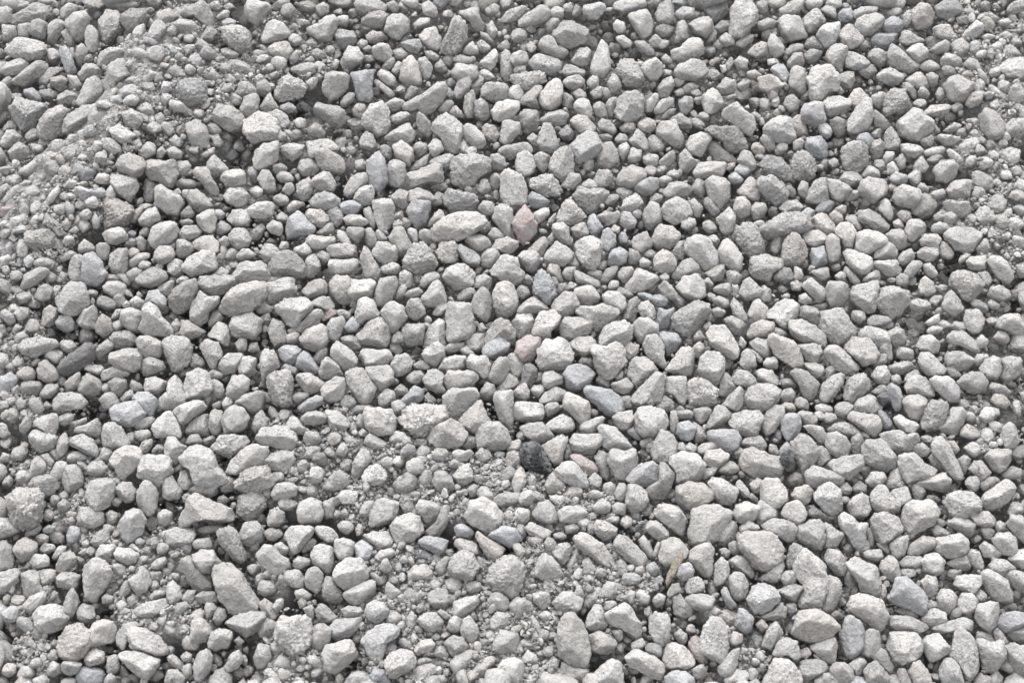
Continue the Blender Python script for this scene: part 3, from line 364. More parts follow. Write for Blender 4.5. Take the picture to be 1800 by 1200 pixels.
LOOSE = """\
p+*|593,277 595,270 600,265 606,263 610,267 610,274 604,280 599,283 594,280
m+|556,262 560,260 568,262 575,269 575,275 569,282 565,279 562,271
w+|82,116 85.3,110 92,108.7 99.3,111.3 101.6,116.7 99.3,122.7 94,125.3 88,122 83.3,120
p+|577,74 582,69 590,68 597,71 598,75 594,80 586,83 581,82 578,78
m+*|580,417 583,406 588,406 591,412 591,420 586,429 580,431 578,426
m+|78,129 80,123 88,124 95,126 98,130 94,137 90,141 84,137 80,132
m+|488,121.3 491.3,115.3 500,114 509.3,114.7 511.3,120 505.3,125.3 496,126.4 489.3,125.3
m+|9,56 16,50 24,44 30,44 33,48 26,56 20,61 10,59
p+|636,272 639,266 645,264 651,266 656,273 656,277 652,280 643,278 638,276
m+|-4,404 4,402 10,400 13,403 12,409 7,415 0,419 -4,417
p+|708,368 712,362 718,363 726,368 726,376 719,381 712,375
p+|593,178 597,175 605,178 612,181 614,188 610,191 605,193 600,189 596,185
p+|581,203 584,198 593,199 596,201 597,210 591,215 585,216 582,211
p+|581,313 582,305 588,304 594,307 598,313 596,320 589,322 583,318
m|414,453 415,446 423,444 433,450 432,457 425,460 417,458
b+|701,436 706,431 714,430 724,432 724,438 714,441 707,444 702,441
p+|333,375 336,373 342,378 349,382 356,386 354,391 348,396 344,393 338,384
m+|380,314 387,310 395,306 399,308 396,317 395,326 389,327 385,320
p+|346.4,154 348,147 353,144.4 360,147 361,154 359,160 359,167 355.6,167.6 351,160
m|706,90 712,84 720,84 726,90 722,97 712,99 707,96
m+|673,269 678,264 684,261 690,262 694,269 691,275 684,277 677,273
p+*|389,424 394,417 401,416 409,421 408,428 401,432 393,429
p+|250,220.7 252,212 257.3,209.3 262,211.3 266.7,220.7 266,224.7 257.3,225.3 254,228.7 250.7,226.7
p|660,301 666,294 669,287 676,287 679,291 677,298 672,306 666,305
p+|639,472 642,466 647,465 652,471 655,477 655,484 644,484
m+|127,8 136,5 141,1 146,4 149,12 149,20 143,18 137,12 128,13
p+|345,79 350,72.4 358,70 364,72 364.4,78 359,84 351,86 346,83
m|360,227 364,221 373,221 375,226 374,233 371,240 363,238
p+|121,289 127,285 135,282 142,282 144,287 137,293 129,298 124,294
p+|226,274 230,269 236,265 242,266 243,273 240,280 232,283 227,280
m|351,106 354,103 362,102 368,99 375,102 378.4,108 374,110 366,109 360,112 353,110
m+|362,17 370,10 378,5 385,4 387,9 384,15 376,18 368,19 362,18
d+*|21,341 25,335 33,334 39,336 41,341 37,347 30,350 24,345
p+|635,282 639,278 646,278 652,282 652,287 648,292 645,296 640,294 637,289
m|168.4,376 172,368 180,367 185,372 185,380 178,384 171,382
p+|185,23 189,16 194,15 199,17 204,23 203,26 194,30 187,31 185,28
p+|434,126 437,120 444,117 453,119 454,124 450,129 443,132 435,130
p+|382,182 386,176 391,170 397,173 403,178 402,182 396,187 388,185
m+|54,364 57,357 66,356 72,361 72,368 66,372 57,369
m+|641,8 647,3 653,4 657,9 655,17 651,21 644,20 642,15
m+|85,224 87,218 92,216 99,220 102,226 99,234 92,233 86,228
p+|483,102 486,96 493,93 498,94 500,98 496,105 492,112 487,111 484,107
m|15,404 20,402 27,402 28,409 31,416 25,419 18,420 16,413
p+|261,176 265,171 271,170 278,173 279,178 278,183 272,186 266,184 262,180
m+|136,468 140,457 145,456 149,462 148,470 143,479 137,477
p+|534.4,300 538,291 544,284.4 549,285 551.6,291 548,297 544,303 539,305.6
p+|96,240.7 98,236.7 105.3,236.7 113.3,240.7 114.9,247.3 111.3,250.9 104,252.3 99.3,248
p+|379,95 382,88 387,87 390,94 393,103 388,108 381,106 378,101
m+|172.6,6 175,0 187,2 190,6 186,12 181,19 176,15 173,11
m+*|569,134 573,128 578,124 581,126 582,135 582,141 575,144 567,143 568,138
m|530,360 535,352 541,355 547,360 545,367 538,371 532,368
m|358,426 364,420 372,423 377,429 372,436 363,437
b+|343,377 348,373 354,370 362,372 366,378 360,386 352,382
p+|403,208 405,202 412,200 417,202 422,209 420,213 413,216 406,213
p+|694,184 698,180 705,181 711,188 713,194 708,199 702,196 698,190
m+|643,340 649,337 657,334 664,333 669,338 669,344 663,346 655,344
p+|707,406 711,401 718,402 728,408 726,416 718,416 712,412
m+|704,252 712,251 718,253 718,260 714,266 707,269 702,267 705,260
p+|284,227 290,228 299,228 298,234 297,242 286,243 283,235
p+|698,379 702,375 710,375 715,379 716,387 712,391 705,389 700,384
b+|339,247 343,241 351,237 358,241 359,246 354,250 346,253 340,250
p+|646,254 648,249 653,248 658,252 664,259 665,263 659,264 653,265 648,260
m|560,468 568,464 578,464 582,470 576,474 568,478 563,476
p+|272,120.7 274,114 278.7,112.7 284.7,116 285.1,124 283.3,132 277.3,132.3 272.7,126.7
p+*|338,64 342,59 348,58 355,59 358,65 355,70 348,72 342,70 339,67
m*|603,154 606,149 611,147 616,150 621,154 625,159 623,164 616,163 610,158 606,157
p+|693,321 697,316 706,316 711,316 710,324 706,329 702,332 697,329
p+|516,360 518,354.7 525.3,352.9 533.3,356 534.9,360.7 529.3,366 521.3,368 517.3,365.3
p+|581,39 584,33 591,31 596,35 595,44 591,50 585,48 582,43
p|166,283 172,278 180,275 186,277 185,286 178,292 173,288
p+|596,356 600,350 606,347 610,349 612,358 608,364 598,364
p+|362.4,119 364,109 369,106.4 374.4,109 376,117 374.4,124 369,125.6 363,123
m+|20,307 24,302 32,304 39,307 40,311 36,315 29,318 23,313
m+|664,253 667,248 675,247 682,250 684,254 680,260 672,261 666,257
m+*|577,278 579,270 585,265 590,262 594,264 593,270 587,278 582,283 578,282
p+|412,440 413,433 418,426 422,426 426,433 429,440 422,443 415,443
m|525,236 529,228 536,225 544,227 544,234 538,239 528,239
p+|590,24 594,17 599,18 605,24 607,29 601,34 596,35 591,29
p+|569,455 576,452 582,450 586,448 588,453 587,463 585,468 579,464 573,458
d+|96,196 101,191 108,188 115,191 117,196 112,201 104,202 98,200
p+|136,391 141,387 149,387 152,392 155,396 148,403 142,401 138,396
p+|513,406 518,402 523,404 526,411 525,419 519,423 514,418
m+*|219,142 222,137 229,135 236,138 239,143 235,148 229,148 226,149 220,146
m+|253,179 256,174 260,177 263,183 267,189 265,197 260,197 256,193 254,186
m+|140,244 145,239 153,241 156,248 153,255 150,260 147,258 144,251
b+|549,296 552,292 557,290 562,293 563,300 560,307 554,310 550,303
m|129,301 134,297 139,292 146,292 147,299 147,306 140,307 132,305
m|44,337 46,328 53,327 57,333 58,340 52,346 46,344
p+|583,471 588,466 594,466 600,471 601,478 595,483 586,476
m+|665.3,238 670.7,233.1 678.7,233.6 686.7,241.3 689.3,246.7 685.3,248.7 676,243.3 666.7,241.3
m+|219,446 222,439 228,439 233,443 231,452 225,458 219,454
d|365,84 365.6,79 370,77 377,78.4 379.4,86 376,93 370,95 365.6,90
p+|544,460 548,450 554,449 561,451 563,458 562,464 558,463 552,459 546,463
p+|374,361.3 378.7,354 385.3,352 391.3,359.3 392,365.3 385.3,368 378.7,366.7
m|420,110 425,101 430,100 434,107 435,113 428,119 421,116
p+|574,25 577,20 582,17 590,16 590,24 587,31 581,34 576,28
m|646,137 651,137 657,141 658,146 654,152 646,153 641,150 643,145
m+|657.1,119.3 662.7,112.7 670.7,112.7 673.3,118 671.3,124.7 666,129.3 659.3,126.7
w+|344,263 347,256 352,250 357,251 358,260 354,268 348,270 344,267
p+|494,67 501,62 505,65 509,72 506,77 501,81 496,79 494,74
p+|587,162 591,157 597,157 602,162 602,169 599,174 594,175 591,169 588,166
p+|271,95 277,91 287,87 291,93 290,99 287,102 278,100 271,98
m+*|307,177 311,171 319,170 322,174 322,182 318,186 312,186 308,182
m+|460,186 461,180 466,176 472,178 476,185 474,190 467,193 461,190
w+|274,167 278,160 283,160 286,166 289,172 287,178 281,181 279,174 275,171
w+|55,273 58,266 62,262 69,266 71,271 70,277 63,280 57,276
m-|498,103 501,100 505,101 510,106 517,112 518,118 510,117 502,113
p+|555,58 557,48 561,46 565,46 567,55 567,64 562,66 556,62
m|400,242 406,237 416,237 419,242 417,248 411,251 406,250
p+|318,432 320,423 328,420 335,419 338,422 333,428 326,434 321,435
m+|317,465 322,460 330,457 335,457 335,462 329,470 322,474 318,470
b|566,104 568,97 576,96 581,102 581,111 575,113 568,108
m+|160,273 163,265 169,264 175,267 174,274 167,282 160,278
m+|9,385 13,380 18,378 25,382 26,387 21,393 15,395 11,390
m|708,445 714,441 724,438 728,444 724,452 713,452
p+|689,259 693,253 699,250 704,253 705,260 701,267 694,266 690,262
m|494,5 501,2 510,3 513,8 510,12 502,18 498,12 494,9
m+|134,448 135,437 141,435 146,439 149,445 145,451 138,453
p+|379,30 384,25 389,27 392,33 398,35 399,38 391,42 383,39 380,34
m+|580,393 583,386 590,388 594,392 596,399 593,403 588,404 583,399
m+|655,441 661,439 670,436 678,434 683,437 685,442 680,445 673,442 662,445
m|298,373.3 306.7,366.7 310.7,356.7 316,356 316,364 312,372 306.7,378.7 300,376.7
p+|-4,365 4,364 10,368 15,373 8,376 0,379 -4,376
p+|94,429 99,425 106,423 116,421 117,427 112,432 103,434 97,432
m|288,473 296,468 304,466 310,468 307,474 298,480 290,478
m+|249,3 253,0 266,0 271,5 270,9 260,10 254,11 251,8
p+|550,361 554,354 562,352 567,360 565,365 560,369 555,367
m+|229,175 234,172 243,171 250,174 252,179 248,182 240,182 234,181
p+|224,262 226,255 230,251 234,252 238,257 241,263 236,266 228,268
m|147,478 152,471 158,469 163,476 162,484 147,484
m|227,412 229,406 234,406 237,412 241,416 241,422 233,424 227,420
m+|392,360 398,356 408,356 413,360 409,366 400,368 394,366
m|12,123.3 16,118 24,112.7 33.3,108 40,107.3 37.3,113.3 26.7,119.3 18.7,124.7
m+|200,232 207,230 213,226 220,218 226,218 227,222 223,228 214,234 204,234
p+|601,285 604,280 613,278 618,283 621,287 616,291 608,291 602,289
m|132,141 134,134 138,133 144,138 149,144 148,149 140,149 136,148
p+|666,134 670,128 677,126 683,127 682,133 681,139 675,141 669,139
p+|116,318 117,307 123,308 126,312 131,314 127,320 125,326 120,326 117,322
p+*|183,252 187,246 193,248 195,254 196,258 190,263 185,268 183,261
p+|328,253 332,250 342,251 345,256 343,264 340,266 335,262 328,258
p+|671,411 674,405 681,404 690,405 690,410 686,415 684,418 678,416
m+*|564,14 570,9 575,6 579,14 580,18 574,23 568,24 565,19
p+|318,51 321,45 329,46 335,47 336,54 330,58 324,58 319,55
p+|48,312 53,307 58,306 65,309 69,317 68,322 63,320 55,316
m|540,442 546,437 550,442 549,452 543,458 536,454
m|188.3,232 192,224.7 198.7,227.3 202,236.7 201.3,243.3 194.7,244 190.7,238.7
m+|452,156 453,148 457,143 463,144 464,150 465,155 459,161 453,162
p+|209,267 210,263 216,262 223,266 228,269 226,274 218,277 213,274
b*|52,134 56,131 64,134 72,132 73,138 67,142 60,145 54,139
m+*|78,180 83,175 89,175 89,181 89,190 87,193 79,192 77,186
p+|325,90 330,87 335,90 340,95 341,101 336,106 330,101 326,96
p+|503,471 509,464 515,457 520,456 519,464 516,473 511,476 506,474
p+|158,138 161,133 170,132 175,137 173,143 168,147 160,144
m+|231,186 233,183 242,183 251,182 251,187 247,192 240,194 233,192
p+|258,425 264,422 270,424 273,428 271,434 266,438 260,436 257,431
m+|519,135 523,129 528,125 533,129 535,138 531,143 523,140
p+|648,394 652,390 659,389 664,394 662,401 658,405 650,402
p+*|297,249 301,244 308,240 312,244 313,251 307,258 300,254
p+*|254,334 260,328 266,327 272,332 271,338 264,341 257,340
p+|565,202 566,196 570,195 575,199 580,203 583,207 579,212 574,212 569,207
m+|298,267 301,261 307,260 312,264 311,271 314,276 306,276 300,273
w+|189,34 193,31 201,29 206,36 205,40 200,45 194,42 189,37
m|274,258 279,250 286,249 290,255 289,260 283,264 277,265
p+|214,407 217,400 223,399 227,404 226,414 221,418 216,414
m+|659,420 662,414 669,415 673,420 672,428 666,431 660,427
d+|657,5 664,1 673,1 676,5 674,10 666,14 659,11
p+|135,122 139,118 146,119 150,127 154,133 154,136 150,138 146,134 141,128
m+|572,154 575,150 581,150 586,156 587,161 584,165 579,166 573,161
m+|146,454 149,445 154,442 161,443 163,448 160,454 152,457
p+|216,100 223,99 230,98 237,103 237,107 228,106 223,105 222,113 218,111 215,105
m+|678,226 680,219 687,217 692,224 690,231 685,236 681,232 679,230
p+|383,300 388,295 396,291 401,294 403,299 402,303 394,304 386,303
p+|91,407 97,403 99,399 104,402 106,410 103,415 97,418 92,412
p|213,204 218,199 225,196 230,199 231,206 227,208 218,210 213,208
m+|15,200 17,193 24,189 31,188 35,192 30,196 24,201 16,204
m+|606,458 608,451 609,443 613,442 618,445 619,453 616,459 610,461
p+|180,143 186,142 191,143 193,146 191,151 186,154 177,153 172,148
m|347,350 355,346 366,347 366,355 356,357 347,356
p+|351.6,96 354,86 360,85 365.6,87 365,94 360,99 357,102.4 351.6,100
m|301,417 307,414 315,415 317,422 313,428 306,428 302,423
p+|292.7,356.7 294.7,352 302.7,352.3 310,356.7 306.7,362.7 300,368 297.3,363.3 293.3,360.7
m|70,37 78,34 86,34 87,40 80,44 75,48 69,46
p+*|248,325 254,317 259,317 261,323 256,330 252,337 247,338
p+|275,104 282,99 288,103 291,108 289,114 287,117 280,113 277,109
b+|92,280 97,276 104,276 110,281 110,286 106,293 101,288 96,283
p|709,392 716,387 726,386 726,398 718,400 713,397
p+|155,254 160,249 168,248 171,250 168,257 165,262 158,263 154,258
p+|136,171 141,166 149,166 153,171 153,177 149,180 144,178 138,175
p+|235,387 236,380 242,378 249,381 249,388 246,393 239,393
m+|638,388 642,381 650,377 656,378 658,381 655,386 647,390 640,390
m+|484,17 491,13 498,12 501,17 501,22 496,27 490,24 485,20
m|243,132 247,125 253,122 257,122 258,128 254,133 249,138 246,140 242,137
p+*|308,258 312,252 321,250 327,251 327,258 320,262 312,261
p+|218,129 222,124 228,121 233,123 236,130 234,135 228,135 222,132
m+|582,126 589,127 597,131 598,135 592,142 586,140 583,134
b+|294,381 299,377 307,378 315,380 313,387 308,390 300,386
p+|229,289 237,289 242,293 246,298 243,303 235,304 232,299
m+|304,339 306,333 312,331 318,337 320,343 315,347 308,345
m|364,182 367,177 373,176.4 379,178 379,186 375,192.4 370,190
p+|451,48 456,42 461,41 465,45 465,52 461,58 456,56 452,52
m+|461,10 464,3 469,0 473,4 474,13 471,18 465,17 462,14
p+|424,208 428,205 435,206 441,211 440,216 436,220 430,217 425,213
w|612,181 617,175 625,170 630,176 630,183 620,184 613,183
m+|619,400 621,394 626,391 630,393 633,402 632,406 628,409 622,405
p+|139,151 144,148 150,148 152,155 151,161 147,165 142,162 139,156
m|230,228 233,224 240,223 243,226 240,235 237,241 230,238
m+|661,142 666,140 672,142 679,142 682,147 679,152 672,153 666,148
d+|78,237.3 80.7,234 88,233.1 94,235.3 95.3,241.3 92,244.7 85.3,245.3 79.3,243.3
p+|155,125 160,120 168,119 172,122 172,129 166,132 159,131
m+|472,196 475,190 480,184 486,182 491,187 489,192 481,196 473,197
m+*|277,341 280,336 288,332 293,337 292,344 285,347 279,346
m+|663,213 665,208 669,204 674,210 678,217 672,222 666,220 663,217
m+|191,345 195,340 202,339 209,342 208,348 200,351 193,351
m+|49,186 52,180 59,178 60,181 57,188 58,199 52,198 48,194
p+|520,206 523,198 527,195 533,201 537,205 532,210 524,211
p+|26,260 28,256 32,253 37,258 41,262 41,268 34,269 27,266
p+|255,376 262,374 272,374 276,380 274,385 267,386 262,382
m+|295,25 299,21 306,20 309,26 310,33 307,36 301,34 297,30
p+|481,421 487,418 496,418 502,421 500,426 494,430 487,427
m|121,17 127,14 138,15 141,21 135,25 126,24 121,20
m+|467,135 471,129 479,128 485,131 486,134 482,138 474,140 469,139
m|549,328 548.4,316 553,311 558,317 560,324 558,330 553,330.4
b|461.3,235.3 466.7,233.6 474.7,234.7 479.3,239.3 474.7,246.7 468.7,250 466.7,242.7
d+|255,14 260,9 268,8 272,11 272,17 267,21 260,19 255,17
p+|241,41 244,36 245,33 252,34 256,41 252,45 247,48 241,48 240,44
m+|323,9 329,7 336,6 337,13 341,19 339,23 333,22 330,16 324,12
p+|401,85 406,81 412,82 418,89 418,93 412,94 406,94 402,89
p+|673,424 676,418 683,417 687,422 687,429 681,433 676,430
m+|229,340 233,334 238,330 244,334 246,339 240,344 234,345 230,343
p|533.6,406 539,402 545,395 547,389.6 551,398 550,405 545,409 538,409
m+|430,2 438,0 452,0 453,4 446,8 438,10 432,6
d+|562,223 563,216 570,215 577,220 578,228 574,230 567,226
p|242,478 246,473 254,472 259,477 256,484 243,484
p|573,477 579,473 586,474 592,481 590,484 574,484
m+|161,166 165,161 172,161 176,168 174,173 167,176 162,171
p+|614,186 616,184 629,183 633,188 633,193 625,195 618,191
p+|23,297 30,293 38,291 42,294 40,301 38,306 32,303 27,300
p+|114,343 116,336 120,333 123,339 128,345 126,350 119,351 115,349
m+*|294,435 299,431 306,431 311,436 310,442 303,444 297,441
p+|515,266 519,260 525,261 530,265 533,271 527,274 518,271
p+|407,304 409,298 416,295 424,291 427,294 421,301 415,307 409,306
p+|324,444 326,436 330,433 335,439 337,445 333,452 327,450
m+|664,367 672,364 680,365 685,368 684,373 681,378 676,375 667,369
m+|560,243 568,241 577,243 577,248 574,255 569,255 565,250
p+|363,220 368,213 374,209 379,211 386,217 381,219 373,221 366,220
p+|169,76 172,69 177,65.4 181.4,67 181.6,74 180,79 175,83 171,82
p+|1,50 6,44 14,41 20,45 20,48 13,53 5,54
m|54,227 58,219 66,215 68,222 67,231 58,231
p+|502,408 503,396 508,392 512,395 513,404 508,411 503,411
b+|209,252 213,247 217,248 220,253 224,259 222,263 215,262 209,258
p+|146.7,234.7 150.7,229.3 154.7,225.3 159.3,228 161.6,236.7 160,242.9 156,242 152.7,238 148.7,238
p+|504,154 509,149 513,146 517,153 515,162 512,166 507,162
m|100,260 101,253 107,251 113,254 117,258 113,262 106,264 101,264
m|376,281 384,276 390,272 397,275 399,277 396,282 390,282 384,283 380,285
m+|704,308 706,300 710,297 714,301 716,310 712,316 706,314
m|513,394 519,391 525,392 530,402 528,407 521,403 514,398
m|52,304 55,300 62,298 68,294 71,298 70,306 63,308
p+|497,300 500,292 505,285 510,287 514,292 510,297 504,300 499,301
m|553,396 556,384 560,381 565,384 566,390 560,397 554,401
m|365,72 370,65 376,61 381,61 381,64 377,70 380,77 373,76 367,74
m|379,89 380,84 387,79 395,78 399,81 397,88 390,89 385,87
b-|612,27 617,24 625,24 631,24 628,32 622,35 614,33
m+|637,162 639,156 644,154 650,157 651,162 646,167 641,170 637,167
p+|495,323 498,317 506,316 512,319 511,324 505,328 498,328
m|611,461 617,455 623,457 628,466 627,474 622,470 616,464
m+|216,169 218,165 228,167 235,166 235,171 229,175 221,176 216,172
m|178,463 182,453 189,454 191,463 186,469 180,469
m+|285,217 288,211 294,210 298,216 299,220 293,225 288,226
m+|313,451 319,447 325,448 329,454 326,460 318,461
m+|474,420 479,418 482,423 487,426 486,432 479,435 474,432
m-|352,47 352.4,40 355,36.4 359,37 360,43 361,50 359.6,57 356,58.4 353,54
m|82,446 87,439 95,437 99,441 92,444 90,452 88,457 83,452
m|580,368 586,371 593,376 588,384 581,385 578,384 580,378
m+|595,37 600,37 607,40 611,45 609,48 602,50 595,47
b|281,282 287,276 291,271 297,274 298,280 293,285 286,286
p+|508,285 513,278 520,272 523,276 522,285 518,290 512,287
d|505,378 510,370 515,365 518,370 517,378 511,384 504,382
p|5,106 13,100 18,103 22,110 17,113 10,115
p+|685,153 689,146 693,144 697,149 701,154 697,158 690,159 686,157
p+|696,397 700,393 708,394 713,399 711,403 704,406 697,402
p+|160,154 164,148 174,148 176,154 174,159 168,160 162,158
m+*|215,152 218,147 226,148 231,153 231,156 226,160 219,159 216,155
m+|446,132 451,127 457,125 462,126 463,132 458,137 451,138
m+|44,427 47,418 51,414 55,419 54,428 51,434 46,434
b|517,440 520,428 524,429 530,434 528,442 522,446
p+|534,55 540,53 546,55 551,60 548,63 540,66 534,62
m|708,477 714,473 724,476 724,484 708,484
p+|617,53 622,49 627,48 632,51 636,54 632,59 625,60 619,57
m|626,347 631,344 638,342 641,348 639,354 633,358 628,352
m|345,436 350,430 358,432 360,440 352,444 346,442
p+|581,174 582,167 586,164 590,169 591,177 589,183 584,184 582,180
m|144.7,119.3 146.7,112.7 150.7,109.3 160.7,119.3 157.3,122.7 150.7,125.1 147.3,122.9
d+|237,22 242,20 249,24 251,28 248,32 242,35 237,30 236,26
m|181,125 184,120 189,120 194,128 193,135 188,136 184,133
b+|196,247 200,243 207,243 212,246 209,251 208,256 202,256 198,252
w|383,342 385,336 390,331 394,337 399,341 394,346 386,347
m+*|417,371 420,366 426,367 433,371 432,377 425,380 420,376
p+|648,435 652,430 658,428 665,431 665,437 658,440 651,439
d|366.4,270 368,258 372,255 377.6,259 377,267 373,273 368,272
w+|557,348 559,343 569,341 572,347 569,353 563,355 558,351
m|346,174 349,169 356,167 363,169 364,174 358,179 352,177 348,176
m|127,235 128,225 133,226 139,230 145,233 137,238 130,238
m+|582,302 587,298 594,297 601,300 606,305 602,307 592,305 585,305
m|357,259 357.6,249 361,247 368,256 368,262 364.4,266 360,264
p+|167,258 171,251 176,250 180,253 179,262 174,266 169,263
p+|72,164 78,161 85,160 89,165 89,169 82,172 76,171
p+|623,166 627,162 634,161 637,167 638,173 633,176 628,173
p+|454,371 457,365 463,367 470,374 469,378 464,380 457,376
p+|249,141 250,136 254,132 261,131 263,134 262,143 256,145
m+|322,176 324,172 329,175 335,178 338,182 336,187 330,188 326,184
p+|431,293 435,290 444,289 446,295 443,301 437,302 432,298
p|40,406 44,402 52,403 56,405 54,412 49,414 41,412
m+|444,170 448,165 454,163 457,168 458,174 452,178 446,176
m+|147,292 151,288 156,289 157,296 155,305 150,306 147,300
m-|56,52 60,45 67,46 73,50 71,56 63,55 58,58
p+|327,170 330,166 338,165 343,168 345,173 338,177 332,175
m-|418,321 423,318 428,320 428,330 429,338 424,338 421,330
p|505,278 507,266 511,262 515,267 518,273 513,278 508,280
m+|286,139 289,134 294,132 301,135 306,139 302,143 294,141 287,143
b+|624,273 627,269 632,273 635,280 634,288 629,290 627,283 625,278
m|196.7,104 202.7,101.3 214.7,102 212,109.3 205.3,113.3 198.7,108.7
m+|626,382 631,378 638,376 638,382 636,390 630,393 627,389
p+|409,5 415,3 421,2 425,3 424,9 420,14 414,14 410,9
m|439,219 443,211 447,209 450,212 448,220 446,227 442,228 438,224
p+|526,221 530,212 534,211 539,216 539,225 532,226
m|694,144 699,138 704,137 707,142 707,148 702,154 698,150
p|510,477 518,471 525,472 526,477 520,483 511,483
m|160,43 166,42 177,47 176,52 168,54 161,50
w|556,85 560,80 564,83 568,92 567,96 560,97 556,91
m+|40,397 43,389 49,388 54,392 52,398 46,402 41,402
m|198,406 202,401 210,401 214,407 213,414 205,412
p+|565,168 568,163 575,162 581,166 581,170 573,174 566,172
p+|101,272 103,266 109,265 113,267 117,269 114,277 107,277 103,274
p+*|318,335 323,329 329,326 332,332 332,338 326,341 320,339
p+|629,294 633,291 638,295 644,297 647,300 642,306 636,304 631,299
m|34,18 40,14 46,17 45,22 42,26 38,32 34,28
p+|62,19 66,18 69,24 69,34 66,37 62,36 60,30 60,24
m|339,179 343,175 350,175 352,180 347,188 340,188 338,184
m|527,241 533,238 542,240 542,249 537,252 530,246
p+|72,201 77,198 85,198 89,202 86,208 79,209 74,206
p+|516,146 518,139 524,139 528,144 527,151 521,154 516,150
b+|462,226 463,217 469,218 474,216 473,223 470,230 464,232 461,229
m+|645,244 648,237 655,236 660,241 659,248 654,249 648,246
p+|16,425 22,419 30,416 32,420 28,427 22,431 17,429
m|287,404 291,398 299,397 304,402 302,407 293,407 288,409
m|547,415 552,412 560,411 565,413 561,420 558,424 551,420
w+|111,8 120,7 125,12 122,17 115,20 110,16
m+|327,68 331,61 334,64 334,75 333,83 328,83 326,77
m|478,110 482,105 487,112 492,113 490,118 482,122 478,118
m+|67,229 70,223 74,220 78,227 79,233 72,238 68,234
p+*|389,388 393,383 400,382 402,387 400,394 395,397 390,393
p+|77,91 84,88 91,92 95,95 90,100 86,101 80,97
p+|108,178 112,174 119,173 123,178 121,183 114,186 109,183
p+|211,295 216,290 225,289 230,293 229,297 221,299 214,298
m+|82,343 86,339 92,340 96,346 93,352 88,353 83,348
m-|349,274 353,268 358,262.4 363,266 364.4,271 360,276 353,277
p|703,107 710,104 717,106 716,114 710,118 705,114
p+|332,471 338,464 345,461 349,463 345,469 340,476 333,474
b+|42,34 46,32 50,38 52,46 54,51 48,53 45,47 43,40
p+|262,34 266,31 272,31 275,36 275,42 269,44 264,41 262,38
b+*|422,170 424,163 428,161 432,165 433,171 431,177 427,178 423,174
b+|476,305 477,298 484,296 489,301 487,308 481,311
p+|81,389 83,385 91,386 97,389 95,395 89,397 83,394
m|209.3,118.7 212,112.7 218.7,112 225.3,119.3 220,124 213.3,124
m|166,66 169,58 175,58 181,63 179,69 170,70
b|570,180 571,175 579,174 581,178 581,185 575,189 571,187
m-|208.3,137.3 210,129.3 216.7,125.3 220,130.7 220,137.3 213.3,142
m|23,15 29,14 33,17 32,28 26,27 20,23
m+|622,100 623,92 627,90 633,98 633,104 629,106 623,105
p+|117,419 118,411 121,408 126,413 128,419 124,424 119,427
p+|319,382 321,378 329,380 336,383 337,389 330,390 324,387
m|637,56 643,52 647,51 652,57 654,62 647,64 641,61
m+|682,330 686,324 691,325 697,332 695,337 689,338
p|532,262 536,259 543,261 547,268 545,272 538,271 533,267
p+|343,422 347,417 351,416 357,421 359,425 354,430 348,427
b+|621,16 627,12 633,13 635,18 632,23 624,24 620,20
p+|637,36 642,32 648,31 652,36 651,41 646,45 641,41
m|183,177 187,171 192,172 196,177 194,183 187,186 184,181
m|214,187 217,181 221,179 225,185 225,190 220,195 214,194
m+|86,80 92,77 98,80 100,86 95,91 88,88
m+|71,264 74,260 80,257 88,260 91,263 86,266 78,266 72,268
b|0,265 7,262 13,266 9,273 3,277 0,276
w+|222,429 226,424 231,428 237,434 231,439 224,437
p|518.7,112.7 523.3,105.6 528,108 532,115.3 530,122 523.3,119.3
m|673,104 680,98 687,97 689,102 683,108 677,111
p+|388,161 389,158 396,157 400,160 400,166 401,172 395,171 391,166
m|520,312 525,308 534,306 539,313 535,318 527,315
b+|428,182 430,176 435,174 441,177 440,184 435,187 428,186
p|564,300 571,298 578,301 581,306 580,314 575,311 570,305
p+|221,369 227,370 233,371 237,376 237,380 231,382 226,378 222,374
m|402,43 407,35 413,34 416,38 414,46 409,47 403,45
m|708,7 712,2 718,0 726,0 724,7 714,10 707,9
p+|58,463 62,458 68,456 73,459 73,465 66,467 62,469
p+|437,146 439,141 447,136 452,142 451,145 445,149 438,149
p+|21,331 23,324 27,320 31,325 33,329 29,334 24,337 21,336
m|283,419 288,413 293,416 299,416 300,420 294,425 287,424
m+|548,7 553,4 555,1 564,0 564,5 560,10 554,12 549,11
m|624,258 630,255 639,254 643,258 639,262 630,264 626,262
m|132,345 138,341 146,343 153,343 153,347 146,350 137,349
b|249,383 255,380 262,384 261,390 257,394 251,392
b|260,475 264,469 272,472 274,480 262,482
m+*|683,363 689,360 695,360 700,366 698,370 690,370 686,368
p+*|648,409 652,405 658,406 660,412 658,417 653,420 649,415
p+|402,73 409,69 414,71 416,78 415,83 410,82 404,77
d|583,85 590,83 595,86 595,95 590,98 585,92
m|623,340 627,332 631,328 634,335 636,341 631,344 624,343
p+|369,371 373,367 380,370 387,373 385,378 379,379 372,375
d|334,72 339,70 343,74 344,83 339,86 334,83
m|443,99 448,91 453,95 456,101 456,105 450,106 444,102
p+|98,154 103,148 109,146 112,151 112,155 105,159 99,158
p+|680,184 682,181 692,180 694,185 693,191 686,191 681,188
m|624,234 630,230 636,233 637,240 630,244 625,240
m|293,339 298,331 303,331 304,339 300,346 294,346
p+|381,267 383,262 389,261 395,265 395,269 389,272 385,274 382,270
b|51.7,122 53.3,116 58.7,116.3 67.3,120.7 61.3,128.3 56.7,127.7
m|302,115.3 304,112 314.7,108 319.3,108.7 318.7,114.7 316.7,120 312.7,120.7 310.7,116
m|181.6,444 183,437 188,435 194,438 194,444 189,448 184,447.6
p|1,98 5,92 10,92 16,97 11,101 6,105 1,103
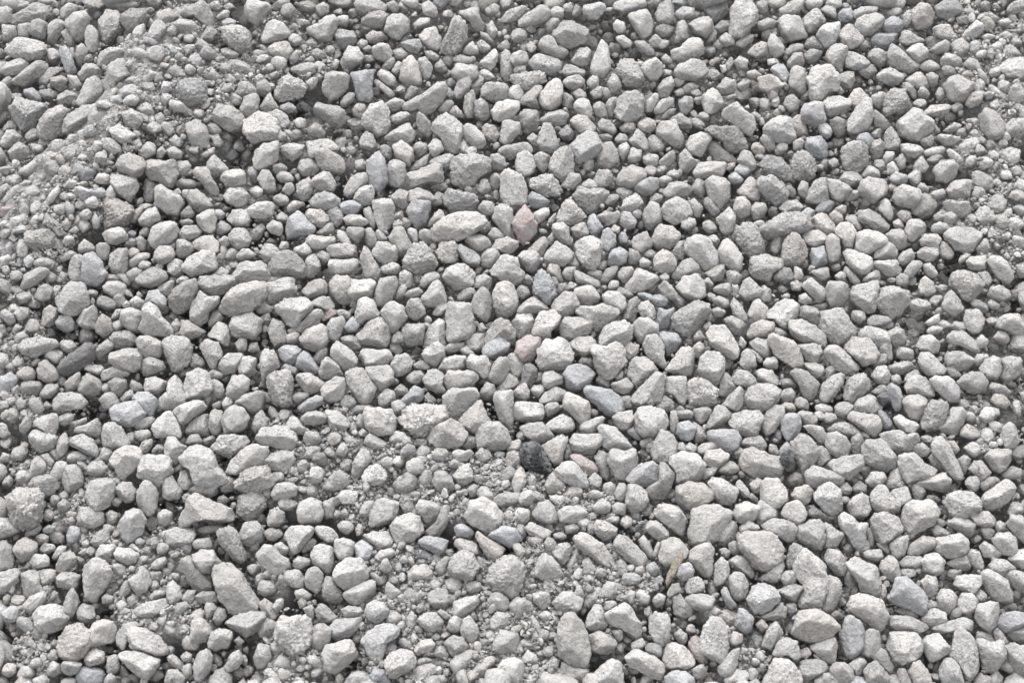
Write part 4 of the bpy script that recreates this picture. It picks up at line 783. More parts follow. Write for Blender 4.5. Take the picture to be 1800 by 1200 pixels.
m+|613,264 617,258 623,257 626,264 624,270 618,270 614,267
m|534,433 543,429 549,423.6 552.4,428 552.4,434 544,436 537,435.6
m+|647,169 651,165 659,165 662,168 659,173 660,177 654,176 649,173
m|573,316 577,313 583,318 584,323 578,328 572,326
m|294,79 299,82 303,87 304,94 301,97 295,93 293,86
b|449,208 453,205 459,208 464,207 469,209 468,215 461,216 455,212
m+|695,207 698,202 703,201 710,205 710,211 703,212 697,210
p+|125,338 127,332 131,330 135,334 138,339 134,344 128,344
m|255,310 260,305 266,308 271,311 272,316 266,317 258,314
m+|319,66 322,57 329,54 331,58 329,65 323,70 319,69
m|125,169 130,169 135,172 137,176 131,181 125,182 124,175
m+|475,25 476,17 480,14 484,20 484,28 481,31 475,30
m|372,175 377,170 384,165 385,172 383,177 380,182 373,178
m|188,365 190,359 195,357 199.6,361 200,367 195,371 190,369.6
m|201,49 210,46 217,44 222,46 222,51 215,54 207,51
d|418,126 421,120 429,120 431,126 428,131 423,132 419,130
d|509,225 514,222 521,225 524,228 520,235 516,236
p+|657,20 661,18 667,18 671,25 671,30 662,28 658,25
d|610,40 614,35 619,35 624,38 623,44 618,48 613,44
w+|30,224 31,218 36,215 41,218 40,225 34,230 29,228
m+|404,194 405,190 412,193 420,197 422,200 418,203 410,200 406,199
p+|449,218 451,213 456,212 460,217 461,223 458,227 452,224
p+|201,297 204,292 209,294 213,300 217,301 216,305 209,305 203,302
m|219,212 225,209 231,209 236,217 230,219 222,218
m|590,126 595,121 601,121 606,125 605,130 600,132 595,130
m|180,292 184,289 188,295 188,301 180,306 177,300
p|116,478 118,471 124,471 130,476 127,482 118,482
m|182,424 186,421 192,425 195,432 192,437 186,434
m+|360,6 366,4 370,6 367,11 362,15 354,16 352,14 356,9
p|597,69 601,63 606,63 611,69 605,73 601,78 598,74
p+|540,31 542,24 546,26 551,33 550,38 545,41 541,36
p+|649,79 656,74 663,73 668,75 666,80 658,82 651,82
p+|126,164 130,159 138,159 142,163 139,167 132,169 127,168
d+|76,269 80,266 88,267 89,271 85,278 80,279 78,275
p+|520,255 522,248 526,245 531,251 531,258 525,260 521,258
m|669,31 676,27 681,32 680,38 674,42 670,37
m|61,330 64,325 70,324 76,328 73,334 66,335 62,333
m|62,381 68,375 74,371 77,377 76,382 70,385
m|462,62 467,56 473,54 474,60 470,68 464,69
d+|275,138 281,133 287,136 286,142 288,146 282,147 277,143
d-|16,269 22,268 30,269 30,276 22,278 16,275
m-|101,140 102,127 106,126 110,130 109,140 105,143
m|495,193 500,189 507,186 510,190 508,197 502,199
m|294,43 299,40 304,46 303,54 299,57 295,52
b+|210,286 216,281 222,278 227,279 226,284 220,288 212,290
m|327.7,240 333.3,235.3 339.3,235.3 340.7,244 336,248.3 330.7,245.3
m|188,80 195,77 201,81 204,87 200,91 196,89 192,84
p|662,42 665,38 672,39 676,42 675,47 667,49 662,46
p+|103,210 106,205 111,204 117,211 116,216 113,218 109,213 103,213
p+|482,413 485,407 491,405 495,410 494,415 487,418 483,416
b|371,141 374,135 379,137 386,141 386,144 380,147 373,145
p+|68,388 71,383 80,383 81,388 77,393 70,394 68,392
p+|430,269 435,268 440,266 445,271 442,276 437,278 431,274
p+|337,44 343,38 348,35 350,39 348,46 344,51 339,47
p+|158,468 162,460 168,457 171,464 166,470 160,472
m|80,0 92,0 98,4 93,8 85,8 80,4
d|590,54 594,51 600,51 601,57 598,64 593,63 590,59
b+|413,158 414,152 418,151 422,157 424,161 419,167 415,165
m|679,389 684,386 689,389 692,398 687,401 682,396
p+|675,25 681,20 686,15 690,17 691,22 687,26 680,28
m+|420,152 426,148 431,150 435,147 436,152 432,157 427,159 422,155
m|27,402 32,400 39,401 39,407 34,412 30,413
p+|375,418 380,416 386,417 387,424 382,429 376,425
m|29,54 35,48 42,47 44,50 38,54 34,61 27,58
m|612,101 618,98 622,102 620,110 614,113 611,108
m|182,76 187,68 190,66 193,72 196,76 190,80 184,79
m|645,177 650,174 659,175 659,181 652,185 646,181
m|439,244 443,241 449,243 449,248 444,255 440,257
b+|476,404 479,397 484,395 488,400 487,406 480,409
p|422,416 427,408 433,409 434,416 429,421 423,420
m+|633,30 634,23 639,22 644,26 650,29 646,31 638,33
m|230,149 236,145 240,148 242,155 237,160 233,157
d|544,194 548,188 556,189 558,196 552,199 545,197
m|504,62 510,55 516,57 518,62 514,66 507,67
p+|634,102 639,101 647,103 650,106 644,111 638,110 634,106
m|266,279 272,273 277,276 278,281 273,286 267,286
d|666,396 673,391 679,390 682,398 679,401 670,399
m|471,84 478,80 486,85 486,91 479,91 474,88
p+|631,470 636,470 640,477 641,484 632,484
m|394.7,130.7 400,122 406.7,121.3 408.7,126.7 404,132.7 397.3,132.7
m|358,372 362,367.6 368,369 369.6,376 366,381 361,380
m|70,281 75,276 80,277 84,283 80,288 74,287
p+|42,470 45,465 51,464 57,467 54,473 47,475
m|118,432 124,425 130,423 132,427 126,433 120,438 116,436
p|280.7,356 282,350 286,348.3 290,353.3 291.3,358 286.7,362.9 282.7,362.9
d+|609,226 613,222 620,222 626,224 625,228 618,230 611,230
m+|514,215 516,209 521,214 525,222 525,226 520,226 516,221
d-|568,361.3 572,355.3 581.3,363.3 587.3,362.9 582.7,366.9 572,366.7
m|528,34 534,30 540,31 540,38 532,41 526,38
p|689,384 693,381 699,384 704,389 701,393 692,391
m|613,79 616,78 621,82 626,87 625,91 620,92 615,88
p+|242,154 246,151 253,151 258,155 259,157 252,160 244,158
m|472,178 477,170 482,170 483,178 480,183 476,184
p+|646,203 648,196 651,195 656,199 658,205 653,208 648,207
w+|45,270 50,265 57,260 58,264 55,272 48,276 46,273
p+|291,457 295,451 303,449 306,453 302,458 295,461
p|226.7,352.7 235.3,350 236,363.3 228.7,365.1
m|632,395 638,391 648,391 648,396 642,400 634,398
d|41,67 47,64 53,66 55,70 49,74 43,74 40,70
d+|40,226 43,222 49,222 52,227 51,232 45,233 40,230
m|587,287 590,283 597,283 601,286 597,291 593,294 588,292
p+|396,57 401,54 407,53 411,57 408,62 402,63 397,61
b+|239,145 242,142 248,141 253,144 253,148 248,151 241,150
m|332,202 335,195 341,193 346,196 344,204 338,203
m|401,161 406,157 411,157 414,163 412,167 407,169 403,165
m|489,296 488,288 496,286 500,288 499,294 494,298
p|566,256 573,255 579,258 580,262 576,267 571,265 568,260
p+|609,338 613,332 621,332 623,336 619,341 613,343
p+|21,395 24,390 32,390 36,395 33,398 25,400
m+|339,90 343,87 348,89 351,95 348,100 343,99 340,95
m|554,43 558,38 564,38 565,44 564,48 557,50 554,47
p|560,291 564,289 571,290 575,296 570,300 564,298
b+|283,30 289,28 294,27 297,33 293,38 288,37 283,33
m|253,99 257,93 262,95 265,102 261,106 254,104
m|375,110 380,107 386,110 385,117 382,122 377,117
m|436,154 438,149 443,150 447,155 446,160 440,162 436,158
p|548,146 552,142 560,141 564,145 562,149 555,150 550,149
m|715,186 722,184 726,189 724,196 717,195 714,191
m|638,213 644,210 654,212 654,217 646,219 640,217
p|598,315 599,307 604,305 607,309 606,318 601,321
m|410,394 414,392 418,398 422,403 416,405 410,406
m|629,429 635,426 642,426 647,431 646,435 638,434
m|355,325 357,318 363,317 366.4,321 366,326 361,329 357,328.4
m|72,98 79,98 85,103 85,107 79,109 73,105
m+|213,308 216,303 223,304 226,309 222,314 216,314
m|694,273 698,269 706,271 711,276 710,280 702,278
d|56,0 76,0 75,4 70,8 63,6
m|396,52 398,46 403,46 408,49 413,50 410,54 400,55
m|527,147 531,143 538,143 539,148 536,153 530,155
m|461,284 467,278 474,283 473,289 467,290 462,287
m|240,237.3 248,236 253.3,240.7 254.7,245.3 249.3,246.7 241.3,242.7
p+|343.3,114 345.3,109.3 350,108.3 354.7,111.3 356.3,116.7 352.7,119.3 346.7,118.7
p+|317,318 322,316 327,317 330,316 333,319 328,324 321,326
m|398,398 403,390 406,385 407,393 405,402 400,407
m+|25,207 28,201 34,200 37,204 35,210 30,212 26,210
m|240,428 245,426 254,427 255,431 250,435 242,434
p+|359,43 360,38 365,36 370,37 371.4,43 368,46.4 362,46.4
m|67.1,250 68,244.7 74.7,239.3 80.7,242 78.7,246 72,250.7 68,254
d|36,55 44,53 48,57 47,62 42,65 36,60
d-|2,18 11,19 12,26 8,30 3,31
m+|28,151 32,150 39,155 43,161 46,164 41,166 37,162 33,157
m+|600,8 607,5 617,5 618,9 610,11 602,14
p|679,70 683,65 689,64 691,69 688,74 682,76 679,74
p+|40,313 42,307 46,305 49,310 47,317 44,323 41,319
m|618.7,244 623.3,236.7 626.7,242.7 627.3,252 624,254.7 618.7,248
m|119,48 123,46 128,49 134,55 126,57 119,54
b+|542,49 547,45 551,46 555,53 552,58 547,56
m|118,187 123,182 128,184 129,192 124,195 119,192
m|281,191 285,190 290,193 289,202 284,204 281,200
m+|463,202 468,198 473,202 477,209 474,211 466,208
m|137,419 142,416 151,416 153,423 145,424 138,422
m|685,478 690,474 696,476 698,484 686,484
p+|636,192 639,186 643,183 647,183 649,187 645,191 641,196 637,195
p|96,54 103,49 112,52 107,57 103,60 97,57
m|384,190 387,186 393,186 394,192 397,198 391,198 386,194
m|689,339 694,336 700,335 704,339 699,343 693,346 690,343
d|710,319 714,314 722,313 724,320 716,323 711,322
m|216,90 221,86 226,89 229,95 225,98 218,96
p|477,72 482,68 487,69 487,76 482,82 478,78
b+|602,97 606,94 611,94 614,99 612,105 607,106
p+|68,173 71,171 75,171 77,174 76,183 70,184 68,179
p|295,163 299,161 304,163 308,169 302,173 295,168
m|675,303 680,298 687,302 689,307 681,309 676,307
p|361,361 365,357 372,358 373,364 368,369 363,366
d|565,39 570,35 578,36 577,41 571,46 566,44
m|434,192 438,188 445,188 446,192 442,198 439,200 435,196
m|154,342 160,334 166,337 165,344 157,347
m|12,437 14,433 20,435 25,441 21,446 14,442
w+|490,316 494,312 501,311 505,313 504,317 496,320 491,320
m+|696,282 700,277 706,278 710,283 707,288 700,286
p|252.3,358.7 257.3,352.3 263.3,352 263.3,360 260,363.7 254,362.7
m|456,97 460,95 468,103 465,107 459,107 456,103
p|659,97 662,94 670,96 677,97 673,102 665,103
m|68,210 73,208 82,212 81,217 75,218 69,215
p|660,177 661,169 666,171 671,178 668,183 662,181
p+|36,332 39,326 43,324 47,326 45,333 41,338 37,336
p|417,356 423,350 429,354 429,360 420,362
m|653,321 657,319 663,324 667,330 662,332 656,329
b+|319,370 325,368 330,371 334,375 329,378 321,377
p+|271,415 272,409 276,411 278,413 282,416 278,422 273,424
m+|448,89 451,85 456,83 461,86 461,91 456,94 451,92
m|75,468 76,461 82,460 84,468 81,474 76,473
m-|13,18 22,16 22,24 20,28 13,28
p|613,68 618,65 623,66 623,74 619,78 614,74
p+|336,146 340,141 346,142 348,148 346,152 340,152
p+|296,197 299,193 305,190 309,193 309,196 302,200 298,203 296,200
m|704,333 712,328 720,330 718,336 708,337
m-|593,403 597,401 602,407 605,415 598,414 594,410
m-|43,7 48,3 54,4 54,9 50,13 46,15 43,12
p+|297,2 302,1 307,6 308,11 305,13 297,10
p+|475,9 480,5 488,6 488,12 482,14 476,14
p+|460,77 465,70 472,69 474,72 469,77 464,81 460,80
m|321,209 327,203 332,203 335,206 330,212 323,214
d-|554,336 560,332 565,335 566,341 558,343 554,341
m|267,188 272,186 277,184 281,187 281,192 275,194 269,192
p|631,247 634,244 639,245 643,247 643,253 636,254 631,251
m|306,398 314,390 317,393 314,402 308,406
p|596,468 601,464 607,462 609,466 606,472 603,478 600,470
p|193,465 197,460 204,463 205,469 198,471 193,469
m|70,85 77,80 84,79 85,84 79,87 71,90
m|287,119 293,114 302,107 301,115 296,120 289,122
m|427,58 431,52 435,55 437,61 433,66 428,65
m+|244,164 245,160 252,160 256,161 255,166 251,172 248,169
m|338,274 342,269 348,271 348,276 344,282 338,279
m+|361,275 364,272 369,269 372,275 372,279 368,282 362,279
p|10,480 16,474 22,477 22,484 10,484
m|449,380 453,376 457,382 460,389 457,393 452,388
m|0,6 5,4 8,7 8,15 4,18 0,16
p|665,106 669,105 675,110 678,117 676,122 671,116
m|486,132 490,126 495,128 496,136 493,140 488,137
b-|573,148 578,142 584,141 587,144 583,150 577,152
d-|122.4,129.3 128,126 137.3,127.3 138.4,132 131.3,134 124,132.7
m|98,106 104,100 109,102 109,108 103,112 98,110
p+|265,52 268,49 274,51 278,55 277,60 272,60 267,56
m|256,164 259,159 263,163 266,170 262,175 258,172
m|148,269 151,266 156,270 158,275 153,282 150,278
m|396,347 402,342 408,342 410,347 406,351 399,351
m|607,389 610,387 619,386 622,392 617,395 609,393
p+|618,147 620,141 624,140 627,146 628,152 625,155 621,151
m|12,263 15,259 20,257 25,261 25,266 18,267 13,265
b|17,63 23,62 29,67 31,71 25,73 18,68
m|565,33 569,27 573,26 578,31 580,35 572,36
m|551,74 553,68 558,67 562,71 561,77 556,79
m|642,116 648,110 653,117 652,122 643,122
m|29,276 33,270 40,270 41,275 36,280 30,280
m|286,265 291,261 298,261 300,266 293,270 287,269
d|452,457 457,452 465,454 465,460 460,463
p|655,162 656,158 661,156 668,158 668,162 662,165 656,165
m|534.4,98 538,94.4 543,96 545.6,105 541,107.4 537,104
m+|2,140 8,133 13,130 14,134 12,140 5,144 2,143
p|32,249 37,245 44,248 43,254 39,257 33,252
p|23,477 30,474 35,478 33,484 24,484
m+|420,88 423,84 429,85 433,90 434,94 429,94 422,91
m|90,184 98,178 105,178 105,181 98,186 91,189
m|631,182 635,177 641,175 644,180 639,185 634,187
w|505,332 509,326 514,324 520,328 521,331 513,333
d|151,160 156,155 163,160 163,163 155,166 150,164
m|95,298 99,294 106,293 110,295 106,300 100,302 95,301
m|422,199 425,190 431,187 435,188 432,194 426,200
m|20,284 22,280 27,280 31,287 29,292 24,291
m|111,361 115,358 121,360 121,367 116,370 112,367
m|359,26 361,22 366,20 370.4,23 370,28 365,31 361,30
b|589,11 592,7 598,6 601,11 598,16 591,16
p+|274,309 278,303 284,304 287,309 283,313 276,312
m|487,296 493,300 497,308 493,313 488,310 489,303
p+|135,382 139,379 147,378 150,383 147,386 138,386
m|272,430 277,429 283,433 282,439 275,439 272,436
m-|54,34 58,31 62,36 59,43 55,48 53,40
d+|257,25 262,22 269,23 270,28 266,31 261,31 258,28
p+|274,83 280,79 287,79 289,82 284,86 278,88 275,86
m|111,202 118,197 122,197 121,204 118,211 115,207 111,204
b|47,376 49,370 56,371 57,377 53,382 48,380
m|686,451 687,444 694,444 700,451 693,453
p+|301,103 305,98 309,99 312,105 308,109 304,111
m|532,16 540,13 546,15 544,20 536,22 532,20
d|239,282 243,277 249,280 251,284 246,288 241,288
m+|334,319 338,315 343,316 347,322 342,325 337,325
b|617,290 620,287 624,292 628,298 626,301 621,302 619,296
m|547,280 551,274 556,273 559,277 558,282 552,284
m|271,73 278,69 284,71 283,76 277,79 272,77
m-|446,29 452,29 458,33 461,38 456,40 450,36
p|369,478 374,473 380,477 378,484 370,484
m|142,51 149,47 153,52 157,56 152,58 144,55
w|653,36 659,31 665,28 668,32 666,37 658,38
p+|453,80 455,71 460,66 463,67 462,72 458,80 455,82
m|137,372 147,369 158,370 153,374 142,376
m|124,120 124.7,113.3 131.3,113.3 134.4,116.7 131.3,123.3 126,124
m|146,227 150,219 154,218 158,223 154,228 148,230
m|641,316 644,312 650,312 654,317 651,321 645,321
p|678,315 683,311 688,312 690,318 685,323 681,319
d|461,20 466,17 473,19 472,25 466,27 461,23
m|510,190 517,191 522,194 519,200 513,201
m|432,347 435,340 440,340 441,348 437,353 433,351
p+|188,158 192,155 198,157 199,162 197,166 191,164 188,161
m|482,142 488,140 494,145 492,153 488,153 486,146
p|47,323 50,318 55,317 62,322 57,325 50,326
p|471,295 472,289 476,289 477,296 476,304 474,307 471,302
p|520,370 526,366 534,370 532,374 521,375
m|655,372 659,368 665,372 669,375 662,379 657,377
p|452,111 456,108 463,109 462,116 457,119 453,115
m|536,200 542,204 542,213 537,213 533,209
m|196,352 202,350 210,354 205,359 197,358
p+|263,391 268,387 275,385 278,388 275,392 267,395
m+|549,407 552,402 557,401 560,405 558,411 552,412
m|96,76 103,72 108,76 110,81 103,82 98,79
p|635,11 639,7 644,10 643,15 638,20 635,21
m|494,141 498,138 503,145 507,148 502,153 497,147
m|12,332 17,330 22,335 21,340 16,342 12,337
m|424,341 430,338 434,344 431,351 425,348
m|708,361 712,353 718,354 720,360 712,364
p|606,123.3 611.3,116 618.7,120.7 619.3,125.3 610.7,126
m|417,75 421,71 425,74 427,82 422,84 418,80
d-|392,94 399,88 402,91 405,94 401,99 395,98
d|602,50 610,46 614,46 617,50 610,56 605,52
m|647,46 653,42 660,46 660,50 653,51 648,50
p|375,150 380,147 386,146 386,151 381,156 377,158
m|441,180 443,175 448,177 451,181 448,187 442,186
m|275,283 280,281 285,284 284,289 279,294 276,289
b|242,229 248,223 254,227 251,233 244,234
m|642,348 641,340 648,341 651,345 648,351 644,352
p|433,396 437,393 442,398 442,404 439,406 434,403
m|463,114 469,108 474,106 475,112 471,117 465,117
p|166,180 170,175 175,175 180,179 176,183 168,183
p|605,198 610,193 616,190 620,193 617,199 610,199
d|613,276 618,271 623,271 626,277 624,281 618,279
p|678,339 682,335 687,335 689,340 686,346 682,345
m|128,452 131,447 136,448 140,454 138,457 130,456
m|185,374 191,371 197,373 199,377 193,380 188,379
p|312,245 317,241 326,241 327,244 320,248 314,249
p+|304,318 307,315 313,315 316,319 312,324 305,323
b|133,40 138,37 142,42 139,50 136,50 133,45
m|344,125 348,122 352,124 353,130 349,134 344,132
m|507,416 511,412 514,420 518,425 514,429 510,424
p|367,463 371,457 378,461 378,467 369,467
p+|205,175 211,173 214,171 219,175 218,179 212,180 206,178
d|501,203 506,200 513,199 514,206 509,208 503,206
m|594,157 596,151 601,151 605,158 606,162 603,164 599,158
m|542,173 545,167 550,166 550,174 546,180 542,177
m|42,243 44,239 51,240 54,244 50,249 44,247
p|515,338 521,338 526,344 528,349 523,350 518,344
m-|426,74 429,68 434,69 432,80 429,84 427,79
m|622,3 628,0 636,0 637,4 634,7 628,6 623,6
p|551,37 556,32 564,30 565,35 557,39 552,40
d|133,251 138,249 144,254 143,258 136,259 133,256
p|33,469 37,465 42,467 43,473 37,476 33,474
p|12,474 16,468 24,470 24,476 15,477
m|150,433 153,427 158,428 159,434 154,440 151,438
m|206,394 210,391 218,393 218,397 212,400 207,399
m|411,420 414,417 420,418 420,424 414,428 410,425
m|248,78 251,73 257,74 257,80 255,85 249,82
m|255,147 260,145 262,150 264,157 263,162 259,158 257,153
p|638,124 643,120 648,122 647,129 643,132 639,128
m|689,170 693,168 696,174 694,180 688,179 686,175
p|491,334 495,330 502,328 506,329 501,335 494,338
p|237,369 242,366 248,367 249,372 244,376 239,373
p|698,444 701,441 706,446 710,453 705,454 700,450
m+|55,174 59,168 63,170 67,175 63,178 56,178
m|698,238 702,233 707,233 711,239 706,243
d|324,313 327,306 334,307 335,314 329,316
m-|43,23 48,20 53,26 53,33 48,32
d|191,5 196,0 204,0 203,4 196,9 191,8
d|238,74 242,68 247,64 250,67 248,72 243,76 239,76
m-|632,61 636,57 641,60 645,67 642,72 639,66
p|301,157 306,150 309,147 312,151 313,155 306,158 301,160
b+|625,125 630,121 637,123 638,128 631,130 627,128
m|570,191 576,189 582,188 583,195 578,198 573,194
p+|447,418 449,414 454,416 457,420 455,425 449,425
m|442,110 444,104 451,106 451,112 446,115 442,114
p|181,217 184,210 189,215 193,216 190,220 183,221 179,219
m|0,58 6,54 10,57 8,62 2,66 0,65
m|705,36 710,31 714,34 718,38 714,41 707,40
p|649,107 655,104 662,103 665,106 660,110 651,110
m|383,287 386,283 392,283 394,288 389,292 385,293
m|486,470 493,467 498,470 494,476 488,477
m|501,210 506,208 512,211 513,217 507,217 502,214
p|386,349 390,348 397,349 399,355 393,357 388,353
m|327,411 332,408 338,410 338,416 331,418
m|343,166 346,160 350,161 354.4,166 352,169.6 346,170
m+|263,54 268,58 276,64 278,68 274,69 268,63 263,59
m|565,2 570,0 578,0 578,4 573,8 567,6
p|599,221 601,217 608,220 609,225 604,228 599,225
m|649,186 654,185 659,191 659,196 654,196 650,191
m|682,213 686,210 692,213 696,217 692,220 686,218
m|13,451 17,447 22,448 26,454 18,456 14,454
p|434,103 440,100 443,104 442,109 438,113 435,109
p+*|30,144 36,135 41,130 41,136 37,142 32,147 29,147
b|516.3,120 519.3,115.6 525.3,116.7 528.7,122 524,125.1 518,122.7
d|230,0 246,0 246,5 238,6 232,3
p|678,44 682,41 687,43 690,50 684,51 679,47
p|695,61 698,60 708,67 708,70 703,71 697,66
m|194,124 198,120 204,122 207,126 204,129 197,128
m|335,133 339,126 343,127 345,133 341,137 337,137
m|687,192 694,191 698,197 695,202 690,203 691,198
m|97,316 101,310 107,308 108,312 104,318 100,320
m|674,323 679,319 683,322 680,330 678,335 676,330
p|190,453 194,450 199,454 201,459 196,461 191,458
m|382,410 388,409 392,415 388,420 383,418
d|267.3,102.7 270.7,100.9 275.3,105.3 275.7,112 273.3,114.7 268.7,110
m|41,293 47,290 52,292 50,297 45,300 41,298
m|487,244 492,240 496,244 493,253 489,252
m|290,104 294,100 300,101 300,107 294,111
b|454,398 460,395 464,400 460,406 454,404
m|536.6,256 539,251.6 545,251 548,255 546,259.6 540,259.6
m-|394,67 399,65 403,70 401,77 396,76
m|221,164 226,161 232,156 235,159 233,165 225,166
p|479,156 484,153 489,154 489,159 483,163 479,160
p+|583,151 587,148 592,151 593,156 588,159 584,156
m|527,340 533,336 537,340 535,347 529,346
d-|27,64 35,63 41,66 37,71 32,71
m-|433,132 438,132 445,135 443,139 439,142 435,138
p|308,76 312,71 318,70 319,74 314,80 309,79
p|383,17 387,13 394,14 392,18 389,23 385,23
m|540,0 553,0 552,5 547,7 541,5
m|130,312 134,306 139,305 143,311 138,314
m|220,252 224,246 229,244 230,249 225,256 222,256
m|8,5 12,1 19,1 21,5 15,8 10,9
m|576,7 581,4 587,6 588,12 586,14 580,11
m|23,184 29,181 38,183 37,186 29,188 24,187
m|593,190 595,187 601,193 606,199 600,201 597,196
p+|512,448 516,444 522,446 522,451 517,454 513,452
m|517,30 523,26 530,24 530,28 523,34 518,32
m|318,40 324,39 332,41 332,45 327,46 320,44
m|18,229 21,224 26,225 28,231 23,234 18,232
p+|561,133 564,127 568,129 569,137 566,140 562,137
m|95,303 105,302 106,306 100,311 95,308
w|283,207 288,204 294,202 298,204 296,208 288,210
m|14,300 17,294 22,294 22,300 18,306 14,303
p|2,469 5,466 11,467 11,473 6,476 2,473
w|144,424 149,424 153,427 149,433 145,436 144,430
p|195,472 198,469 204,471 204,477 198,479 195,476
m|244,289 251,285 257,285 263,284 260,288 253,291
m|430,355 435,353 440,355 439,362 431,361
m|117,106 122,103 128,107 127,112 120,112
m|502,20 507,15 513,15 513,21 506,24
p|91,212 96,208 102,212 101,216 97,218 92,215
d|221,180 226,176 232,179 232,184 227,186
p|363,204 366,200 371,203 373,207 368,211 364,209
p+|59,259 63,256 69,257 74,258 70,264 64,262
d|274.9,238 278.7,232.7 284,234.7 286.7,240 281.3,241.3 276,241.1
p|506,27 510,23 515,26 517,31 510,33 507,30
p+|89,192 95,188 100,191 99,195 93,198 90,195
m|573,285 578,284 585,286 585,290 580,292 574,289
m|560,280 564,279 569,283 568,288 562,288 559,285
m|17,375 21,371 28,368 29,372 25,377 19,378
m|128,419 131,416 137,415 136,422 133,427 129,423
m|117,462 122,460 128,466 128,472 122,469
p|516,44 520,40 526,42 525,49 520,50
m|395,192 398,188 405,188 404,193 401,198 397,196
m|712,146 717,144 723,146 722,152 716,153
m|70,321 72,315 77,314 80,318 76,324 71,323
m|413,337 418,332 423,336 422,342 416,342
d-|548,267 554,266 560,269 558,274 550,273
p|285,436 289,429 293,433 293,439 289,442 286,439
m|474,446 478,442 483,446 483,453 478,453
p+|325,37 327,34 332,29 336,34 336,38 330,39
m|83,418 87,409 90,407 92,415 86,421
p|193,383 197,381 204,386 202,389 197,391 194,388
p|423,428 426,423 432,422 434,427 428,432
p|356,315.6 359,310.4 365,309 367,312 365,317 359,318
m|155,35 160,34 168,38 164,42 157,41
m|480,60 487,58 492,61 487,66 481,66
p|651,53 655,51 660,54 659,60 655,62 652,58
p|5,218 9,213 15,217 17,220 12,222 7,222
p|409,130 414,126 419,128 420,133 415,135 410,133
p|206,278 210,276 217,276 217,280 210,284 206,282
m|664,260 668,257 676,263 676,266 670,267
p|387,8 391,4 396,7 396,12 391,14 387,12
m|192,138 197,136 203,140 202,144 197,145 193,142
m-|174,119.3 178.7,116.7 182,120 180.7,129.3 176.7,128
m|456,29 461,24 466,28 465,34 458,33
p|10,236 16,233 20,237 18,242 11,242
m|302,143 307,135 312,137 312,143 306,145
m|207,415 213,414 219,418 217,422 209,421
m|276,36 282,34 287,38 284,43 278,42
m|342,19 346,15 350,22 347,29 343,25
p|431,17 434,14 439,16 440,22 436,25 432,21
d|532,2 537,0 540,2 539,9 535,11 532,7
m|494,156 499,155 503,158 504,162 499,165 495,161
p|685,240 690,235 695,239 693,244 686,245
m|293,317 297,313 302,315 303,320 297,322 293,321
p|133,432 138,429 143,429 143,436 137,436 133,437
p|2,69 7,66 15,66 15,69 10,72 4,73
m|631,151 634,148 639,149 642,153 639,157 634,156
d|418,268 422,263 428,267 429,272 424,273
m|614,254 619,249 624,249 623,255 618,258 614,258
m|685,253 687,249 694,249 695,253 690,257 685,257
m|599,343 604,338 609,341 609,347 602,347
m|260,403 264,402 267,405 272,403 272,409 267,411 263,408
p|458,422 463,417 468,419 467,425 461,427
m|444,452 452,448 454,453 449,458 444,457
m|696,476 701,471 705,476 703,482 697,481
p+|74,135 78,130 81,134 81,140 79,143 73,138
m-|93,149 100,145 100,151 96,156 90,156
m|630,197 633,192 638,194 639,200 635,202 631,201
p|323,245 328,243 333,246 334,251 327,252
m|304,460 309,453 316,459 316,462 310,462
p+|360,382 365,382 370,387 368,392 363,391
p|384,467 389,461 393,465 392,472 386,471
m-|47,53 54,54 58,60 54,64 50,60
p|235,13 241,11 245,12 245,16 243,19 237,19
m|433,26 438,25 444,29 444,33 439,34 434,29
m|201,236 206,233 211,235 209,241 202,242
p|106,397 110,393 116,391 117,396 112,400 107,400
m|512,382 517,380 521,386 520,390 513,389
p|415,65 420,61 426,62 424,68 418,70
m|436,90 440,86 446,87 447,91 443,94 437,93
p|67,127 70,122 77,123 77,130 68,129
m|477,295 476,289 484,288 488,290 486,294
p|689,371 695,370 699,373 697,380 692,378
p|528,103 532,100 537,104 538,108 533,110 529,107
p|202,145 207,141 213,142 211,146 206,150 202,149
m|542,233 546,230 552,233 554,236 546,238 542,237
m|683,138 686,131 692,133 693,137 688,141
m|29,320 33,318 38,325 35,330 30,326
d|436,280 442,278 446,284 444,288 439,287
m|165.3,241.3 168.7,237.6 173.3,238.7 173.3,246.7 168,248
p+|222,5 227,2 231,4 231,9 226,12 223,9
d|286,66 288,61 293,61 294,65 289,71 284,70
m|663,92 671,86 677,88 673,93 666,94
p+|593,138 597,134 604,134 604,139 598,141 594,141
m-|248,297 253,291 256,293 257,300 255,302 250,300
b|472,1 478,0 488,0 487,4 479,5 473,3
p|0,181 6,179 9,183 4,189 0,188
p+|237,167 238,162 242,163 246,169 247,172 241,172
p|365,451 370,448 377,450 376,455 368,455
b+|512,124 517,121 523,126 520,130 514,129
p|373,274 376,271 382,271 383,275 378,280 374,277
d-|336,391 343,395 343,403 337,402
m|146,88 150,86 156,92 152,96 147,94
m|335,30 339,28 345,33 343,37 337,37
m|691,10 696,9 702,13 698,18 692,15
d|335,162 340,156 345,156 345,162 340,165
p+|693,288 697,286 703,288 703,292 697,294 693,292
m|212,386 216,380 220,378 223,381 219,386 214,389
p|268,455 273,451 279,454 278,458 272,460
p+|469,417 472,411 477,410 479,415 474,418 470,421
p|378,432 384,429 390,434 390,438 382,436
m-|59,108 63,104 68,107 66,112 62,116
m|290,18 295,13 302,13 302,18 295,20
p|653,137 658,134 663,133 666,138 658,141
b-|290,388 296,386 304,390 302,393 293,392
m|213,428 220,425 221,430 222,437 218,436
m|620,410 623,412 624,422 620,423 617,420
m|74,361 78,359 83,361 82,367 77,369
m|89,421 93,417 97,419 97,426 91,427
m|27,387 31,382 38,383 39,386 33,390
m|413,57 417,53 421,55 421,61 416,63 413,60
